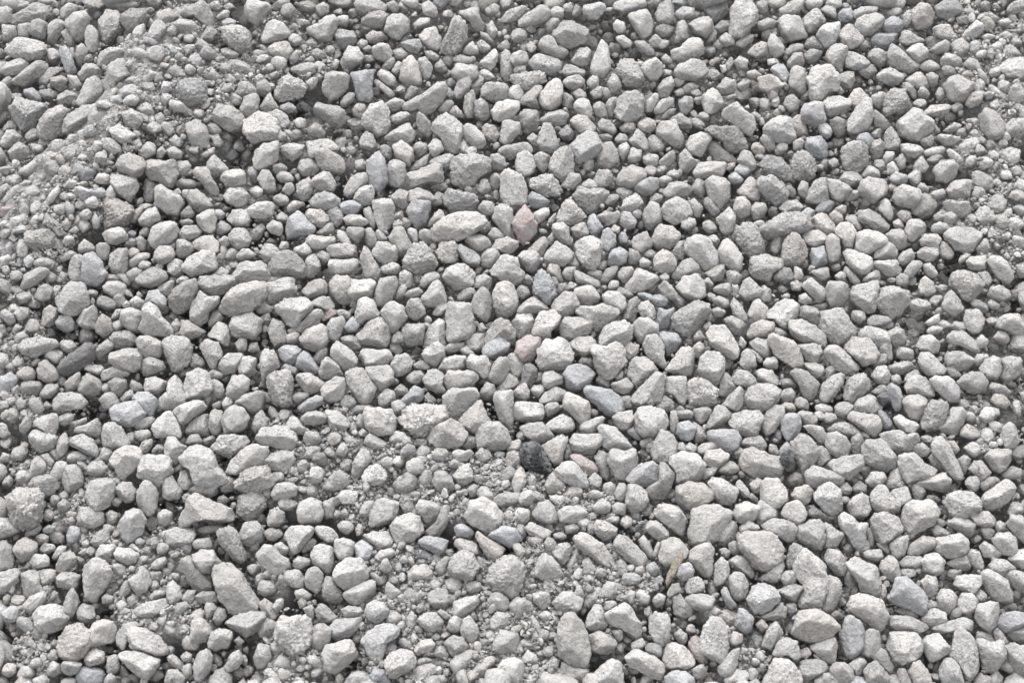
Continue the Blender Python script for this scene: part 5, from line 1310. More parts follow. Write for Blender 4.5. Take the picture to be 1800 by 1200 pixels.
m|185,200 189,194 195,194 199,196 192,199 187,203
w|549,285 553,283 559,284 560,289 555,290 550,289
m|342,6 347,3 351,4 350,9 344,12 341,10
b|197,75 203,72 208,75 208,78 203,80 198,78
m|630,112 635,108 637,113 636,119 632,121
d|128,148 133,144 137,151 133,154 127,152
m|145,262 150,260 158,263 155,267 147,266
m|191,116 198,115 202,118 200,122 193,122
p|286,162 289,160 293,162 294,170 291,172 288,167
p|198,134 201,129 206,129 207,134 203,139
m|657,151 662,148 667,148 666,153 661,156 657,155
m|669,230 671,226 678,227 680,232 674,234
p|650,233 656,229 664,230 661,234 653,236
m|197,258 202,256 209,259 208,264 202,263
m-|609,373 613,371 615,380 614,385 610,383
m|280,0 294,0 294,6 289,6
p|624,116 628,113 632,120 630,123 624,123
m|433,205 436,202 442,204 446,208 442,210 436,208
m|698,164 702,160 707,164 706,169 701,170
d-|407,255 410,251 417,253 418,259 414,259 410,257
p|73,476 78,473 81,476 80,482 73,482
m|580,3 584,0 591,0 592,5 587,7
m|558,99 563,97 566,100 564,106 558,106
m|365,412 370,405 374,414 372,418
m|647,99 655,95 657,97 655,104 649,103
p|175,134 180,131 185,133 184,138 179,140
m|239,327 243,322 247,324 247,331 242,332
m|590,341 595,339 599,343 597,348 591,347
w-|425,142 429,137 434,137 435,140 431,144 426,146
b|280,451 284,448 289,452 290,457 284,457
p|215,58 220,54 224,56 222,62 217,64
m|42,180 49,176 55,178 50,182 43,184
m|91,271 93,267 99,270 101,274 97,276 93,275
m|272,3 277,1 281,5 278,10 272,8
m|276,49 279,44 283,44 283,50 279,54 275,52
p|250,113 255,112 259,116 257,120 250,119
m|525,51 531,49 536,53 532,57 526,55
p|650,227 654,224 661,220 661,226 654,230
d|277,274 282,270 287,274 286,278 279,278
p|261,325 267,320 275,316 275,320 268,324 262,327
d|553,424 559,424 561,430 556,433 553,430
m|635,400 643,400 643,405 637,407 633,404
m|370,97 375,94 379,97 379,104 374,102
p|681,94 686,91 693,95 693,99 687,98
m|0,297 4,298 6,305 3,309 0,308
m|290,257 296,253 301,256 302,260 294,260
p|191,427 195,421 199,421 199,426 194,432
m|371,378 378,377 382,380 377,385 372,382
p|397,370 403,368 408,370 406,374 398,375
m|268,48 272,43 276,40 278,44 275,49 270,50
d|306,46 310,42 315,50 311,52 306,50
m|206,86 210,83 215,84 215,90 209,91
d|652,112 658,109 663,110 659,117 653,115
m|153,169 158,166 162,168 161,173 155,175
p|328,344 333,340 336,342 336,348 331,350
m|475,313 480,311 484,316 480,320 475,318
p|685,417 689,414 694,418 693,422 687,423
m|316,79 320,74 325,79 325,83 319,83
m|518,60 523,56 528,57 525,63 520,65
m|95,168 99,166 102,169 102,177 97,175
b|3,174 7,169 10,172 9,180 5,180
p|562,208 567,206 571,212 566,215 562,213
m|450,310 460,306 460,310 455,315 451,314
p|37,391 41,384 46,384 46,387 42,392 38,394
b|119,99 123,95 129,99 127,103 123,104
m|403,65 408,62 413,67 411,70 405,70
m|641,74 645,70 651,70 651,74 645,78
m|89,177 93,174 98,176 97,181 92,182 89,180
m|236,219 241,217 247,221 246,225 240,224
p|463,126 468,123 473,126 470,130 465,132
m|500,218 505,216 511,219 508,223 502,223
p|84,281 88,276 92,274 95,278 90,282 86,283
b|440,303 445,300 449,304 452,309 447,309
p|712,283 716,280 718,287 717,294 713,290
m|33,462 36,457 41,457 41,463 38,465 34,465
m|432,98 436,94 440,95 442,99 439,101 434,102
m|22,447 25,441 30,444 30,449 26,451
m|580,260 584,257 588,260 585,266 580,266
m|666,310 671,310 675,316 671,319 667,316
p|498,429 502,426 507,429 505,434 499,434
b|564,149 568,146 572,148 573,152 569,155 565,152
m|396,322 397,313 401,312 402,319 399,324
p|152,12 158,7 162,8 160,14 153,15
m|687,101 692,104 695,108 688,110 685,107
p|156,283 159,279 164,281 163,286 158,289
p|482,314 485,311 490,314 489,319 485,320 482,317
m|129,468 134,466 135,473 131,477 128,473
m|301,411 305,407 310,410 309,415 303,415
p|699,369 703,366 707,368 707,373 701,375
m-|78,228 84,225 88,229 84,233 79,232
p|25,378 29,375 34,377 33,382 27,383
p|91,100 98,98 100,102 96,107 92,104
m-|81,193 87,192 92,197 90,202 87,199
m|457,140 461,136 467,138 465,142 458,144
m|412,192 417,189 423,191 422,197 417,195
p|558,195 559,187 563,189 565,194 563,197 559,197
p|556,199 560,197 565,200 563,205 557,204
m|47,296 54,296 60,293 61,297 53,301
m-|616,382 624,381 626,386 624,390 619,386
w|194,152 198,149 202,152 203,156 198,157 194,155
p|290,412 294,408 299,410 298,415 292,416
m|653,212 657,208 663,208 662,212 659,216
m|106,317 111,312 116,314 115,319 108,319
m+|635,269 638,263 644,260 649,264 643,265 638,268
p|105,419 109,415 115,415 116,418 111,421 106,421
d-|301.3,132.7 312.7,128.7 314.7,133.3 310.7,135.7
d-|2,90 7,85 12,88 12,92 8,91 3,93
m|658,66 661,61 665,63 664,69 660,72
m|298,36 303,36 309,40 307,43 301,42
m-|514,166 517,158 520,160 519,168 518,172
m|24,457 28,452 32,453 31,459 25,461
d|174,246.7 176,241.3 180.7,240.7 182.7,246.7 178,248.7
p|621,111 623,107 629,107 628,112 623,116
p|8,255 12,250 17,254 15,258 9,258
m|208,319 212,316 216,317 215,323 209,324
p|624,9 628,6 633,6 635,10 629,12 625,11
d|366,194 372,193 375,197 374,201 368,199
p|109,82 113,79 116,83 115,88 110,88
p|97,186 101,183 106,185 105,190 99,190
p|449,184 452,181 458,184 457,188 450,188
p|427,201 430,197 435,198 435,203 429,205
m-|34,317 40,315 43,322 38,324
p|286,347 290,345 296,346 295,350 289,352
m|71,420 75,417 80,420 79,423 72,425
m|651,426 654,422 659,423 659,428 653,430
m|0,76 4,76 6,82 2,86 0,85
m|350,32 356,28 359,33 356,36 350,35
d|668,75 674,72 678,75 674,79 669,79
m|51,159 55,151 60,156 58,160
p|151,191 156,188 161,191 159,195 152,194
p|120,228 124,224 128,229 124,234 121,232
p|645,132 648,128 653,132 652,137 647,136
p|97,436 101,434 108,435 108,440 101,439
p|88,170 92,167 96,168 97,172 91,174 88,173
d|183,223 189,220 191,226 188,229 184,227
m|298,279 301,276 306,280 306,284 300,284
m|340,337 346,332 351,333 346,338 341,341
m|454,313 459,309 461,312 459,319 455,318
p+|440,419 443,415 447,416 446,423 443,425
b|156,15 161,13 166,15 165,19 158,19
m|679,84 686,83 690,86 686,91
m|264,164 266,161 270,165 274,170 270,170 266,169
p|117,32 124,33 131,35 127,38 121,37
m|0,132 5,129 7,132 3,138 0,140
m|392,206 393,200 398,199 400,204 395,207
m|626,265 631,263 634,266 632,271 627,270
m|430,443 437,442 438,448 434,451
p|251,31 254,28 259,29 258,33 254,36 251,34
m|402,10 405,3 409,6 409,10 404,13
d|464,83 470,77 476,76 474,80 468,84
p|696,73 701,70 704,75 701,79 697,77
p|497,167 502,165 506,168 504,174 499,170
m|563,457 568,455 571,459 567,463 563,462
m|106,69 111,67 114,72 112,76 108,74
p|323,103 326,99 330,105 328,109 324,108
p|671,13 676,11 682,13 680,16 673,17
p|361,49 363,46.6 369,46.4 370,50 367,52.4 362,52
m|21,101 29,102 30,107 24,108
m|703,24 708,22 712,25 710,29 704,28
p|36,205 39,200 43,202 41,208 37,210
p|488,236 492,232 496,238 492,241 488,239
p|694,214 697,210 703,214 702,218 697,217
m|717,276 722,275 724,283 720,285
m|337,22 343,24 348,30 345,31 339,27
m|293,463 300,462 305,464 298,467 294,468
m|180,405 185,402 186,408 182,412 180,412
m|465,41 468,38 474,43 472,46 467,45
m|43,156 47,153 50,158 47,163 43,159
d|276,151 283,148 284,153 280,156 276,154
p|587,194 591,191 595,192 594,198 589,198
p|94,394 99,391 105,391 102,395 97,398
m|701,15 708,13 712,16 709,19 703,18
m|346,328 348,323 353,323 353,328 348,331
p|541,312 545,313 548,317 546,321 541,318
w|531,439 536,435 540,440 536,444
p|141,109 147,105 152,103 150,109 145,111
p|396,4 401,2 404,5 402,9 397,9
m|497,29 500,22 504,21 503,28 499,31
p|587,147 591,144 595,145 595,149 591,152
m|11,283 14,280 18,282 18,287 13,288
m|124,90 128,88 131,92 129,97 125,95
p|110,106 114,103 117,107 113,112 110,111
m|105,402 113,402 112,407 107,409
p|127,461 131,458 135,460 134,465 129,465
m|389,375 395,374 399,377 395,380 390,379
m|370,33 373,29 377,33 376,37 372,38
p|35,128 39,123 43,124 44,128 38,130
m|675,181 679,178 684,178 679,184 674,186
w-|142,309 150,306 152,309 147,313 144,312
m|506,386 510,385 514,388 512,393 507,390
m|148,2 153,1 156,5 153,8 148,6
m|277,156 281,154 284,158 280,162 276,160
p|2,338 6,334 9,337 8,342 2,341
m|526,245 531,247 537,253 534,256 531,252
m|236,475 239,473 242,477 240,482 236,481
p|459,389 462,381 465,382 463,390 460,393
p|77,224 81,218 86,217 84,223 79,225
p|400,184 404,181 408,185 406,189 401,187
m|628,156 632,154 636,159 633,162 629,160
d|153,350 157,348 161,351 158,355 153,354
m|127,155 133,154 137,157 135,159 128,159
m|98,163 102,159 105,161 104,166 99,167
m|73,196 76,193 81,193 84,197 77,198
p|124,197 128,194 133,195 131,200 124,199
d|150,181 155,178 158,181 155,186 152,185
m|126,440 129,438 133,440 132,445 127,445
p|215,30 220,27 223,30 222,34 216,33
p|196,175 198,170 202,170 203,174 199,178
m|384,172 385,167 389,162 390,168 387,173
p|426,365 430,363 436,363 435,367 428,368
m|510,45 514,40 516,44 513,50 511,51
d|454,3 457,0 461,0 461,4 457,8
b|613,94 616,91 620,91 619,97 614,98
m|677,7 681,5 686,9 683,12 678,10
m|337,332 341,326 345,326 343,331 339,335
p|573,290 577,289 581,293 577,296 573,294
m|64,116 67,109 73,106 70,112 66,117
p|660,227 664,225 669,228 667,231 662,231
m|128,349 132,346 135,349 133,354 129,353
m|79,351 82,348 86,352 83,356 79,355
p|209,423 212,420 216,423 215,427 211,428
m|693,225 697,223 702,224 700,229 695,228
p|647,307 652,306 656,308 654,312 649,311
b|30,372 34,369 39,370 37,374 31,375
m|453,428 457,426 459,432 456,435 453,432
m|458,409 464,404 467,408 462,412
m|453,178 457,175 461,177 460,181 454,181
m-|89,305 94,304 95,310 91,313
m|437,468 432,462 437,466 445,475 440,476
m|86,103 91,102 93,106 90,109 86,107
p|421,95 427,94 431,96 429,99 424,99
p|540,42 545,41 548,44 545,47 540,46
p|445,149 449,147 452,150 450,154 445,153
m|464,194 468,192 471,195 468,200 464,197
m|515,201 519,200 520,207 516,210
p|0,292 4,288 8,289 7,293 2,295
d|72,271 77,269 79,273 76,276 72,275
m|250,372 252,368 255,370 255,376 251,377
b|114,57 122,58 123,62 116,62
m|40,197 43,191 47,193 46,197 42,199
p|398,202 401,198 406,200 405,204 400,204
m|463,32 466,28 471,29 469,33 465,35
p|97,145 102,143 108,144 104,148 99,147
m-|291,194 297,193 296,199 292,201
d-|122,329 127,326 129,330 127,333 123,333
m|2,318 7,320 6,325 0,324
m|34,420 38,415 41,417 38,422 34,424
m|495,228 499,226 501,230 497,234 494,231
p|521,236 525,241 523,246 519,243
p|362,456 366,452 369,457 365,461
p|486,64 491,63 494,67 490,69 486,67
d-|605,31 609,28 611,33 607,36 604,34
m|336,229 339,227 342,231 339,235 336,234
p|624,132 627,128 631,131 629,135 625,135
m-|322.9,363.3 329.3,354.7 328.7,365.3
p|690,26 694,24 700,25 698,28 693,29
p|429,161 432,158 436,160 435,165 431,164
p|659,202 661,200 666,201 666,205 661,206
p|90,383 94,382 100,388 98,389 92,386
d|245,7 251,6 252,11 248,13
m|17,464 21,461 24,463 22,468 18,467
p|0,282 5,282 6,286 2,288 0,288
b|347,319 350,317 355,318 354,322 349,322
d|26,0 37,0 36,3 31,4
m|84,430 88,427 93,429 91,432 86,432
m|587,440 591,439 592,446 588,447
m|98,78 104,82 105,87 100,85
p|121,135 125,132 128,136 125,139 121,137
m|386,154 391,149 390,156 388,159 385,157
m|654,88 658,88 662,93 658,95
m|705,81 709,80 711,85 707,88
m|388,194 391,195 393,200 390,203 388,199
p|697,129 701,125 705,129 702,132
p|164,450 168,447 172,451 168,454
p|494,198 498,195 502,200 499,202
m|252,304 255,301 259,304 257,307 253,307
p|289,447 291,445 294,448 293,452 289,452
m|432,265 438,260 438,266 434,268
m|35,453 38,449 41,451 41,455 36,455
p|128,134 132,133 133,138 130,140 128,138
m|149,284 155,282 155,287 150,288
p|273,394 276,392 279,396 277,399 274,398
p|95,380 98,378 102,380 101,383 96,383
b|305,327 308,325 314,326 313,329 309,329
m|16,400 20,394 23,398 20,401
m|589,422 592,419 596,424 592,426
p|49,33 52,34 53,41 50,42
m|86,214 89,211 92,214 91,217 87,217
p|374,209 378,207 381,210 380,214 375,210
p|520,460 522,455 526,456 525,461
d|255,34 259,32 262,34 260,37 256,37
m|22,256 26,251 29,254 25,258
m|512,71 510,68 517,66 518,69
d|644,411 646,407 649,411 648,416
p|118,86 125,85 125,88 121,90
m|30,284 33,282 37,286 33,288
m|251,345 255,344 258,348 255,350
m|108,439 112,433 115,434 112,439
b|90,163 93,162 96,164 94,167 90,166
p|48,163 53,159 56,162 53,164
m-|118,172 124,170 123,176 119,174
p|506,46 510,46 511,50 508,52
m|571,458 577,463 582,467 574,464
d|474,289 478,285 482,287 480,289
m|63,212 65,209 67,212 66,215 62,214
m|400,166 403,168 403,173 401,174"""
# patches of fine grit: x, y, radius in photograph pixels, strength
DUST = [(330, 70, 80, .8), (270, 140, 95, 1), (330, 200, 95, .9), (190, 260, 80, .9), (390, 150, 70, .8), (110, 320, 75, 1),
        (70, 400, 80, 1), (150, 360, 70, .8), (40, 480, 70, .9), (90, 500, 60, .7), (30, 600, 70, .9), (30, 700, 60, .7),
        (490, 60, 60, .8), (550, 110, 55, .8), (470, 130, 50, .8), (540, 190, 40, .5), (500, 250, 60, .7), (610, 260, 50, .6),
        (60, 720, 60, .7), (190, 720, 45, .5), (180, 830, 60, .8), (60, 830, 70, .7), (130, 880, 60, .9), (40, 1050, 70, .9),
        (200, 970, 90, .8), (260, 1060, 90, .8), (300, 960, 70, .7), (340, 1090, 60, .7), (440, 960, 50, .6), (60, 1150, 60, .8),
        (520, 810, 95, 1), (590, 770, 70, .9), (640, 850, 90, 1), (730, 840, 95, 1), (810, 860, 80, .9), (780, 790, 50, .7),
        (900, 860, 75, 1), (880, 900, 60, .9), (990, 880, 75, .9), (1040, 900, 60, .8), (700, 1000, 90, 1), (760, 1050, 90, 1),
        (690, 1090, 80, .9), (820, 1040, 80, 1), (840, 1120, 100, 1), (720, 1150, 90, 1), (600, 1080, 60, .6), (520, 1160, 80, .9),
        (930, 1080, 70, 1), (960, 1170, 80, .9), (950, 1000, 70, .9), (1040, 1010, 80, .9), (1110, 1020, 70, .8), (1070, 1120, 60, .7),
        (1300, 1110, 50, .6), (1320, 1170, 60, .7), (480, 1010, 60, .7), (1250, 1080, 50, .5),
        (1690, 60, 70, .8), (1730, 120, 80, 1), (1780, 200, 70, .9), (1720, 260, 60, .9), (1660, 330, 50, .6), (1760, 330, 70, .9),
        (1770, 430, 70, .9), (1700, 380, 60, .8), (1740, 520, 60, .7), (30, 330, 60, .8), (230, 60, 40, .5), (430, 290, 50, .5), (200, 210, 60, .8), (1640, 260, 40, .5), (1790, 60, 60, .7), (1790, 700, 60, .6), (1680, 480, 45, .5), (1710, 720, 60, .7), (1740, 780, 55, .7),
        (1700, 560, 50, .6), (1610, 570, 50, .5), (1780, 600, 60, .6), (1600, 320, 45, .4), (1040, 60, 60, .5), (1080, 100, 60, .5),
        (1300, 150, 55, .5), (1310, 100, 50, .5), (970, 30, 50, .5), (450, 20, 50, .5), (700, 700, 40, .5), (720, 640, 45, .6)]

TINT = {'m': (.213, .207, .202), 'p': (.238, .2315, .226), 'd': (.174, .1695, .166), 'b': (.206, .207, .211),
        'w': (.214, .2065, .198), 'r': (.198, .166, .163), 'k': (.009, .0095, .011), 't': (.180, .160, .135), 'c': (.095, .095, .098)}

rng = np.random.default_rng(7)
random.seed(7)

# ---------------------------------------------------------------- helpers
def icosphere(level):
    t = (1 + 5 ** .5) / 2
    v = [(-1, t, 0), (1, t, 0), (-1, -t, 0), (1, -t, 0), (0, -1, t), (0, 1, t), (0, -1, -t), (0, 1, -t), (t, 0, -1), (t, 0, 1), (-t, 0, -1), (-t, 0, 1)]
    v = [np.array(p) / np.linalg.norm(p) for p in v]
    f = [(0, 11, 5), (0, 5, 1), (0, 1, 7), (0, 7, 10), (0, 10, 11), (1, 5, 9), (5, 11, 4), (11, 10, 2), (10, 7, 6), (7, 1, 8),
         (3, 9, 4), (3, 4, 2), (3, 2, 6), (3, 6, 8), (3, 8, 9), (4, 9, 5), (2, 4, 11), (6, 2, 10), (8, 6, 7), (9, 8, 1)]
    for _ in range(level):
        mid = {}; nf = []
        def m(a, b):
            k = (min(a, b), max(a, b))
            if k not in mid:
                p = v[a] + v[b]; v.append(p / np.linalg.norm(p)); mid[k] = len(v) - 1
            return mid[k]
        for a, b, c in f:
            ab, bc, ca = m(a, b), m(b, c), m(c, a)
            nf += [(a, ab, ca), (b, bc, ab), (c, ca, bc), (ab, bc, ca)]
        f = nf
    return np.array(v), np.array(f, dtype=np.int32)

ICO = [icosphere(i) for i in range(5)]

def vnoise(p, seed):
    """smooth value noise, -1..1, at points p (N,3)"""
    i = np.floor(p).astype(np.int64); f = p - i
    f = f * f * (3 - 2 * f)
    def h(a, b, c):
        n = (a * 73856093) ^ (b * 19349663) ^ (c * 83492791) ^ (seed * 2654435761)
        n = (n ^ (n >> 13)) * 1274126177
        n = n ^ (n >> 16)
        return (n & 0xffff) / 32767.5 - 1.0
    x, y, z = i[:, 0], i[:, 1], i[:, 2]
    fx, fy, fz = f[:, 0], f[:, 1], f[:, 2]
    l = lambda a, b, t: a + (b - a) * t
    x00 = l(h(x, y, z), h(x + 1, y, z), fx); x10 = l(h(x, y + 1, z), h(x + 1, y + 1, z), fx)
    x01 = l(h(x, y, z + 1), h(x + 1, y, z + 1), fx); x11 = l(h(x, y + 1, z + 1), h(x + 1, y + 1, z + 1), fx)
    return l(l(x00, x10, fy), l(x01, x11, fy), fz)

def cut(v, n, t, q):
    """chisel a face onto the rock: nothing stands out past the plane n.x = t (edge slightly worn)"""
    s = np.clip(v @ n / t, 1e-4, None)
    k = (1 + s ** q) ** (-1.0 / q)
    return v * k[:, None]

NA = 96
ANG = np.linspace(-math.pi, math.pi, NA, endpoint=False)
COS, SIN = np.cos(ANG), np.sin(ANG)

def radial(poly):
    """distance from the centre to the outline for NA directions"""
    a = poly; b = np.roll(poly, -1, 0); e = b - a
    den = COS[:, None] * e[None, :, 1] - SIN[:, None] * e[None, :, 0]
    den = np.where(abs(den) < 1e-12, 1e-12, den)
    t = (a[None, :, 0] * e[None, :, 1] - a[None, :, 1] * e[None, :, 0]) / den
    s = (a[None, :, 0] * SIN[:, None] - a[None, :, 1] * COS[:, None]) / den
    ok = (t > 0) & (s >= -1e-6) & (s <= 1 + 1e-6)
    r = np.where(ok, t, 0).max(1)
    r[r <= 0] = r[r > 0].mean()
    return r

def rock(poly, level, seed, rough, blocky):
    """closed rock whose outline seen along z is poly; x, y, z in metres about its centre"""
    g = np.random.default_rng(seed)
    r = radial(poly)
    for _ in range(1): r = (np.roll(r, 1) + 2 * r + np.roll(r, -1)) / 4
    ph = g.uniform(0, 6.28, 6); am = g.normal(0, .012, 6)
    for k in range(6):
        r = r * (1 + am[k] * np.sin((k + 4) * ANG + ph[k]))
    c = np.cov(poly.T); ev = np.sqrt(np.maximum(np.linalg.eigvalsh(c), 1e-12)) * 1.35
    b = min(ev[0], r.mean() * 1.05)
    df = b * g.uniform(.85, 1.2); db = b * g.uniform(.7, 1.0)
    d, faces = ICO[level]
    rho = np.hypot(d[:, 0], d[:, 1]); th = np.arctan2(d[:, 1], d[:, 0])
    rt = np.interp(th, np.append(ANG, math.pi), np.append(r, r[0]))
    p = 2.2 + blocky * g.uniform(.2, 1.2)
    k = (rho ** p + abs(d[:, 2]) ** p) ** (-1 / p)
    lat = rt * rho * k
    v = np.stack([lat * np.cos(th), lat * np.sin(th), np.where(d[:, 2] > 0, df, db) * d[:, 2] * k], 1)
    # chiselled faces that start at the longest sides of the outline and lean in towards the crown
    e = np.roll(poly, -1, 0) - poly
    L = np.hypot(e[:, 0], e[:, 1]); order = np.argsort(-L)
    q = 14 + 34 * blocky
    nf = int(g.integers(3, 6))
    for j in order[:nf]:
        nl = np.array([e[j, 1], -e[j, 0]]) / max(L[j], 1e-9)
        mid = poly[j] + e[j] / 2
        if nl @ mid < 0: nl = -nl
        sup = max((poly @ nl).max() * .98, .2 * b)
        tilt = g.uniform(.45, 1.1)
        n3 = np.array([nl[0] * math.cos(tilt), nl[1] * math.cos(tilt), math.sin(tilt)])
        t = max(sup * math.cos(tilt) + df * math.sin(tilt) * g.uniform(.05, .3), .35 * df)
        v = cut(v, n3, t, q)
    for j in range(int(g.integers(1, 3))):
        a = g.uniform(0, 6.28); tl = g.uniform(.0, .6)
        n3 = np.array([math.sin(tl) * math.cos(a), math.sin(tl) * math.sin(a), math.cos(tl)])
        v = cut(v, n3, df * g.uniform(.68, .9), q)
    for j in range(int(g.integers(1, 4))):            # knocked-off corners
        n3 = g.normal(size=3); n3[2] = abs(n3[2]); n3 /= np.linalg.norm(n3)
        v = cut(v, n3, (v @ n3).max() * g.uniform(.80, .93), 34)
    for j in range(2):
        a = g.uniform(0, 6.28); tl = g.uniform(.0, .9)
        n3 = np.array([math.sin(tl) * math.cos(a), math.sin(tl) * math.sin(a), -math.cos(tl)])
        v = cut(v, n3, db * .85 + b * .3 * math.sin(tl), q)
    m = r.mean()
    u = v / m
    dsp = .052 * vnoise(u * 1.7 + 9.1, seed) + .042 * vnoise(u * 3.6 + 3.3, seed + 1)
    if level >= 2:
        n2 = vnoise(u * 6.5 + 5.7, seed + 2)
        dsp += (.026 + .030 * rough) * n2
        if level >= 3:
            dsp += (.018 + .044 * rough) * vnoise(u * 13 + 1.7, seed + 3) - (.03 + .05 * rough) * np.maximum(0, vnoise(u * 9 + 7.7, seed + 4) - .45)
        if level >= 4:
            dsp += (.008 + .030 * rough) * vnoise(u * 24 + 2.7, seed + 5)
    v = v * (1 + dsp)[:, None]
    return v, faces

def mesh_from(name, v, f, smooth=True):
    me = bpy.data.meshes.new(name)
    n, k = len(v), len(f)
    me.vertices.add(n); me.vertices.foreach_set('co', np.ascontiguousarray(v, dtype=np.float32).ravel())
    me.loops.add(k * f.shape[1]); me.loops.foreach_set('vertex_index', np.ascontiguousarray(f, dtype=np.int32).ravel())
    me.polygons.add(k)
    me.polygons.foreach_set('loop_start', np.arange(0, k * f.shape[1], f.shape[1], dtype=np.int32))
    me.polygons.foreach_set('use_smooth', np.full(k, smooth))
    me.update(calc_edges=True)
    return me

class Heap:
    """collects many small stones into one mesh with a colour for each stone"""
    def __init__(self): self.v, self.f, self.c, self.n = [], [], [], 0
    def add(self, v, f, col):
        self.v.append(v); self.f.append(f + self.n); self.n += len(v)
        self.c.append(np.repeat(np.array([[col[0], col[1], col[2], rng.random()]]), len(v), 0))
    def build(self, name, mat, label, cat, smooth=True):
        me = mesh_from(name, np.concatenate(self.v), np.concatenate(self.f), smooth)
        at = me.color_attributes.new('tint', 'FLOAT_COLOR', 'POINT')
        at.data.foreach_set('color', np.concatenate(self.c).astype(np.float32).ravel())
        o = bpy.data.objects.new(name, me); me.materials.append(mat)
        SC.collection.objects.link(o)
        o['kind'] = 'stuff'; o['label'] = label; o['category'] = cat
        return o

# ---------------------------------------------------------------- materials
def stone_material(name, source, veins=None, speck=1.0, gloss=.0, relief=1.0):
    m = bpy.data.materials.new(name); m.use_nodes = True
    nt = m.node_tree; N = nt.nodes; LK = nt.links; N.clear()
    out = N.new('ShaderNodeOutputMaterial'); bs = N.new('ShaderNodeBsdfPrincipled')
    LK.new(bs.outputs['BSDF'], out.inputs['Surface'])
    bs.inputs['Roughness'].default_value = .93 - gloss
    bs.inputs['Specular IOR Level'].default_value = .18 + gloss * .5
    geo = N.new('ShaderNodeNewGeometry')
    def noise(scale, detail, rough=.6):
        n = N.new('ShaderNodeTexNoise'); n.inputs['Scale'].default_value = scale
        n.inputs['Detail'].default_value = detail; n.inputs['Roughness'].default_value = rough
        LK.new(geo.outputs['Position'], n.inputs['Vector']); return n.outputs['Fac']
    def ramp(fac, stops):
        r = N.new('ShaderNodeValToRGB'); e = r.color_ramp.elements
        e[0].position, e[0].color = stops[0][0], (stops[0][1],) * 3 + (1,)
        e[1].position, e[1].color = stops[1][0], (stops[1][1],) * 3 + (1,)
        for s in stops[2:]:
            x = e.new(s[0]); x.color = (s[1],) * 3 + (1,)
        LK.new(fac, r.inputs['Fac']); return r.outputs['Color']
    def mul(a, b, fac=None):
        x = N.new('ShaderNodeMix'); x.data_type = 'RGBA'; x.blend_type = 'MULTIPLY'; x.inputs['Factor'].default_value = 1
        LK.new(a, x.inputs['A']); LK.new(b, x.inputs['B'])
        if fac is not None: LK.new(fac, x.inputs['Factor'])
        return x.outputs['Result']
    if source == 'object':
        oi = N.new('ShaderNodeObjectInfo'); col = oi.outputs['Color']; rnd = oi.outputs['Random']
    else:
        at = N.new('ShaderNodeAttribute'); at.attribute_name = 'tint'; col = at.outputs['Color']; rnd = at.outputs['Alpha']
    fine = noise(430, 3, .75); med = noise(130, 5, .7); big = noise(38, 3, .55)
    col = mul(col, ramp(fine, [(.33, 1 - .40 * speck), (.48, 1.0), (.66, 1.0 + .14 * speck)]), rnd)
    col = mul(col, ramp(med, [(.32, .78), (.5, 1.0), (.70, 1.12)]))
    col = mul(col, ramp(big, [(.3, .90), (.7, 1.08)]))
    if veins:
        x = N.new('ShaderNodeMix'); x.data_type = 'RGBA'
        vn = noise(95, 5, .7)
        rr = ramp(vn, [(.44, 0.0), (.56, 1.0)])
        LK.new(rr, x.inputs['Factor']); LK.new(col, x.inputs['A']); x.inputs['B'].default_value = veins
        col = x.outputs['Result']
    LK.new(col, bs.inputs['Base Color'])
    b1 = N.new('ShaderNodeBump'); b1.inputs['Strength'].default_value = 1.0; b1.inputs['Distance'].default_value = .0048 * relief
    LK.new(noise(260, 6, .75), b1.inputs['Height'])
    vo = N.new('ShaderNodeTexVoronoi'); vo.inputs['Scale'].default_value = 330; LK.new(geo.outputs['Position'], vo.inputs['Vector'])
    b2 = N.new('ShaderNodeBump'); b2.inputs['Strength'].default_value = .5; b2.inputs['Distance'].default_value = .0014; b2.invert = True
    LK.new(vo.outputs['Distance'], b2.inputs['Height']); LK.new(b1.outputs['Normal'], b2.inputs['Normal'])
    LK.new(b2.outputs['Normal'], bs.inputs['Normal'])
    return m

MAT = stone_material('dusty_stone', 'object')
MAT_CLEAN = stone_material('clean_stone', 'object', speck=.55)
MAT_HEAP = stone_material('loose_gravel', 'tint')
MAT_PINK = stone_material('pink_stone', 'object', veins=(.212, .196, .192, 1))
MAT_BLACK = stone_material('black_slag', 'object', veins=(.075, .076, .08, 1), gloss=.35)

# ---------------------------------------------------------------- the face of the heap
def project(u, v, h=0.0):
    """heap coordinates -> photograph pixels"""
    P = np.multiply.outer(u, R) + np.multiply.outer(v, VAX) + np.multiply.outer(np.zeros_like(u) + h, NRM) - CAM
    z = P @ F
    k = PX / DIST
    return 900 + (P @ R) / z / k, 600 - (P @ U) / z / k

def ray(px, py):
    k = PX / DIST
    return F + R * (px - 900) * k + U * (600 - py) * k

def on_heap(px, py, h):
    d = ray(px, py)
    t = (h - CAM @ NRM) / (d @ NRM)
    return CAM + d * t, t

def relief(px, py):
    """large bumps of the heap in metres: a ridge of grit at upper left with a hollow behind it, soft swells elsewhere"""
    s = (px * .80 + py * .60)            # distance across the diagonal ridge
    z = .020 * np.exp(-((s - 300) / 95.0) ** 2) * np.exp(-((py - 220) / 330.0) ** 2)
    z = z - .028 / (1 + np.exp((s - 195) / 35.0))
    z = z + .010 * np.sin(px / 310.0 + 1.0) * np.sin(py / 260.0 + .4)
    return z

def dust(px, py):
    d = np.zeros_like(px, dtype=float)
    for x, y, r, s in DUST:
        d = np.maximum(d, s * np.exp(-(((px - x) ** 2 + (py - y) ** 2) / (1.25 * r * r)) ** 1.5 * .9))
    return d

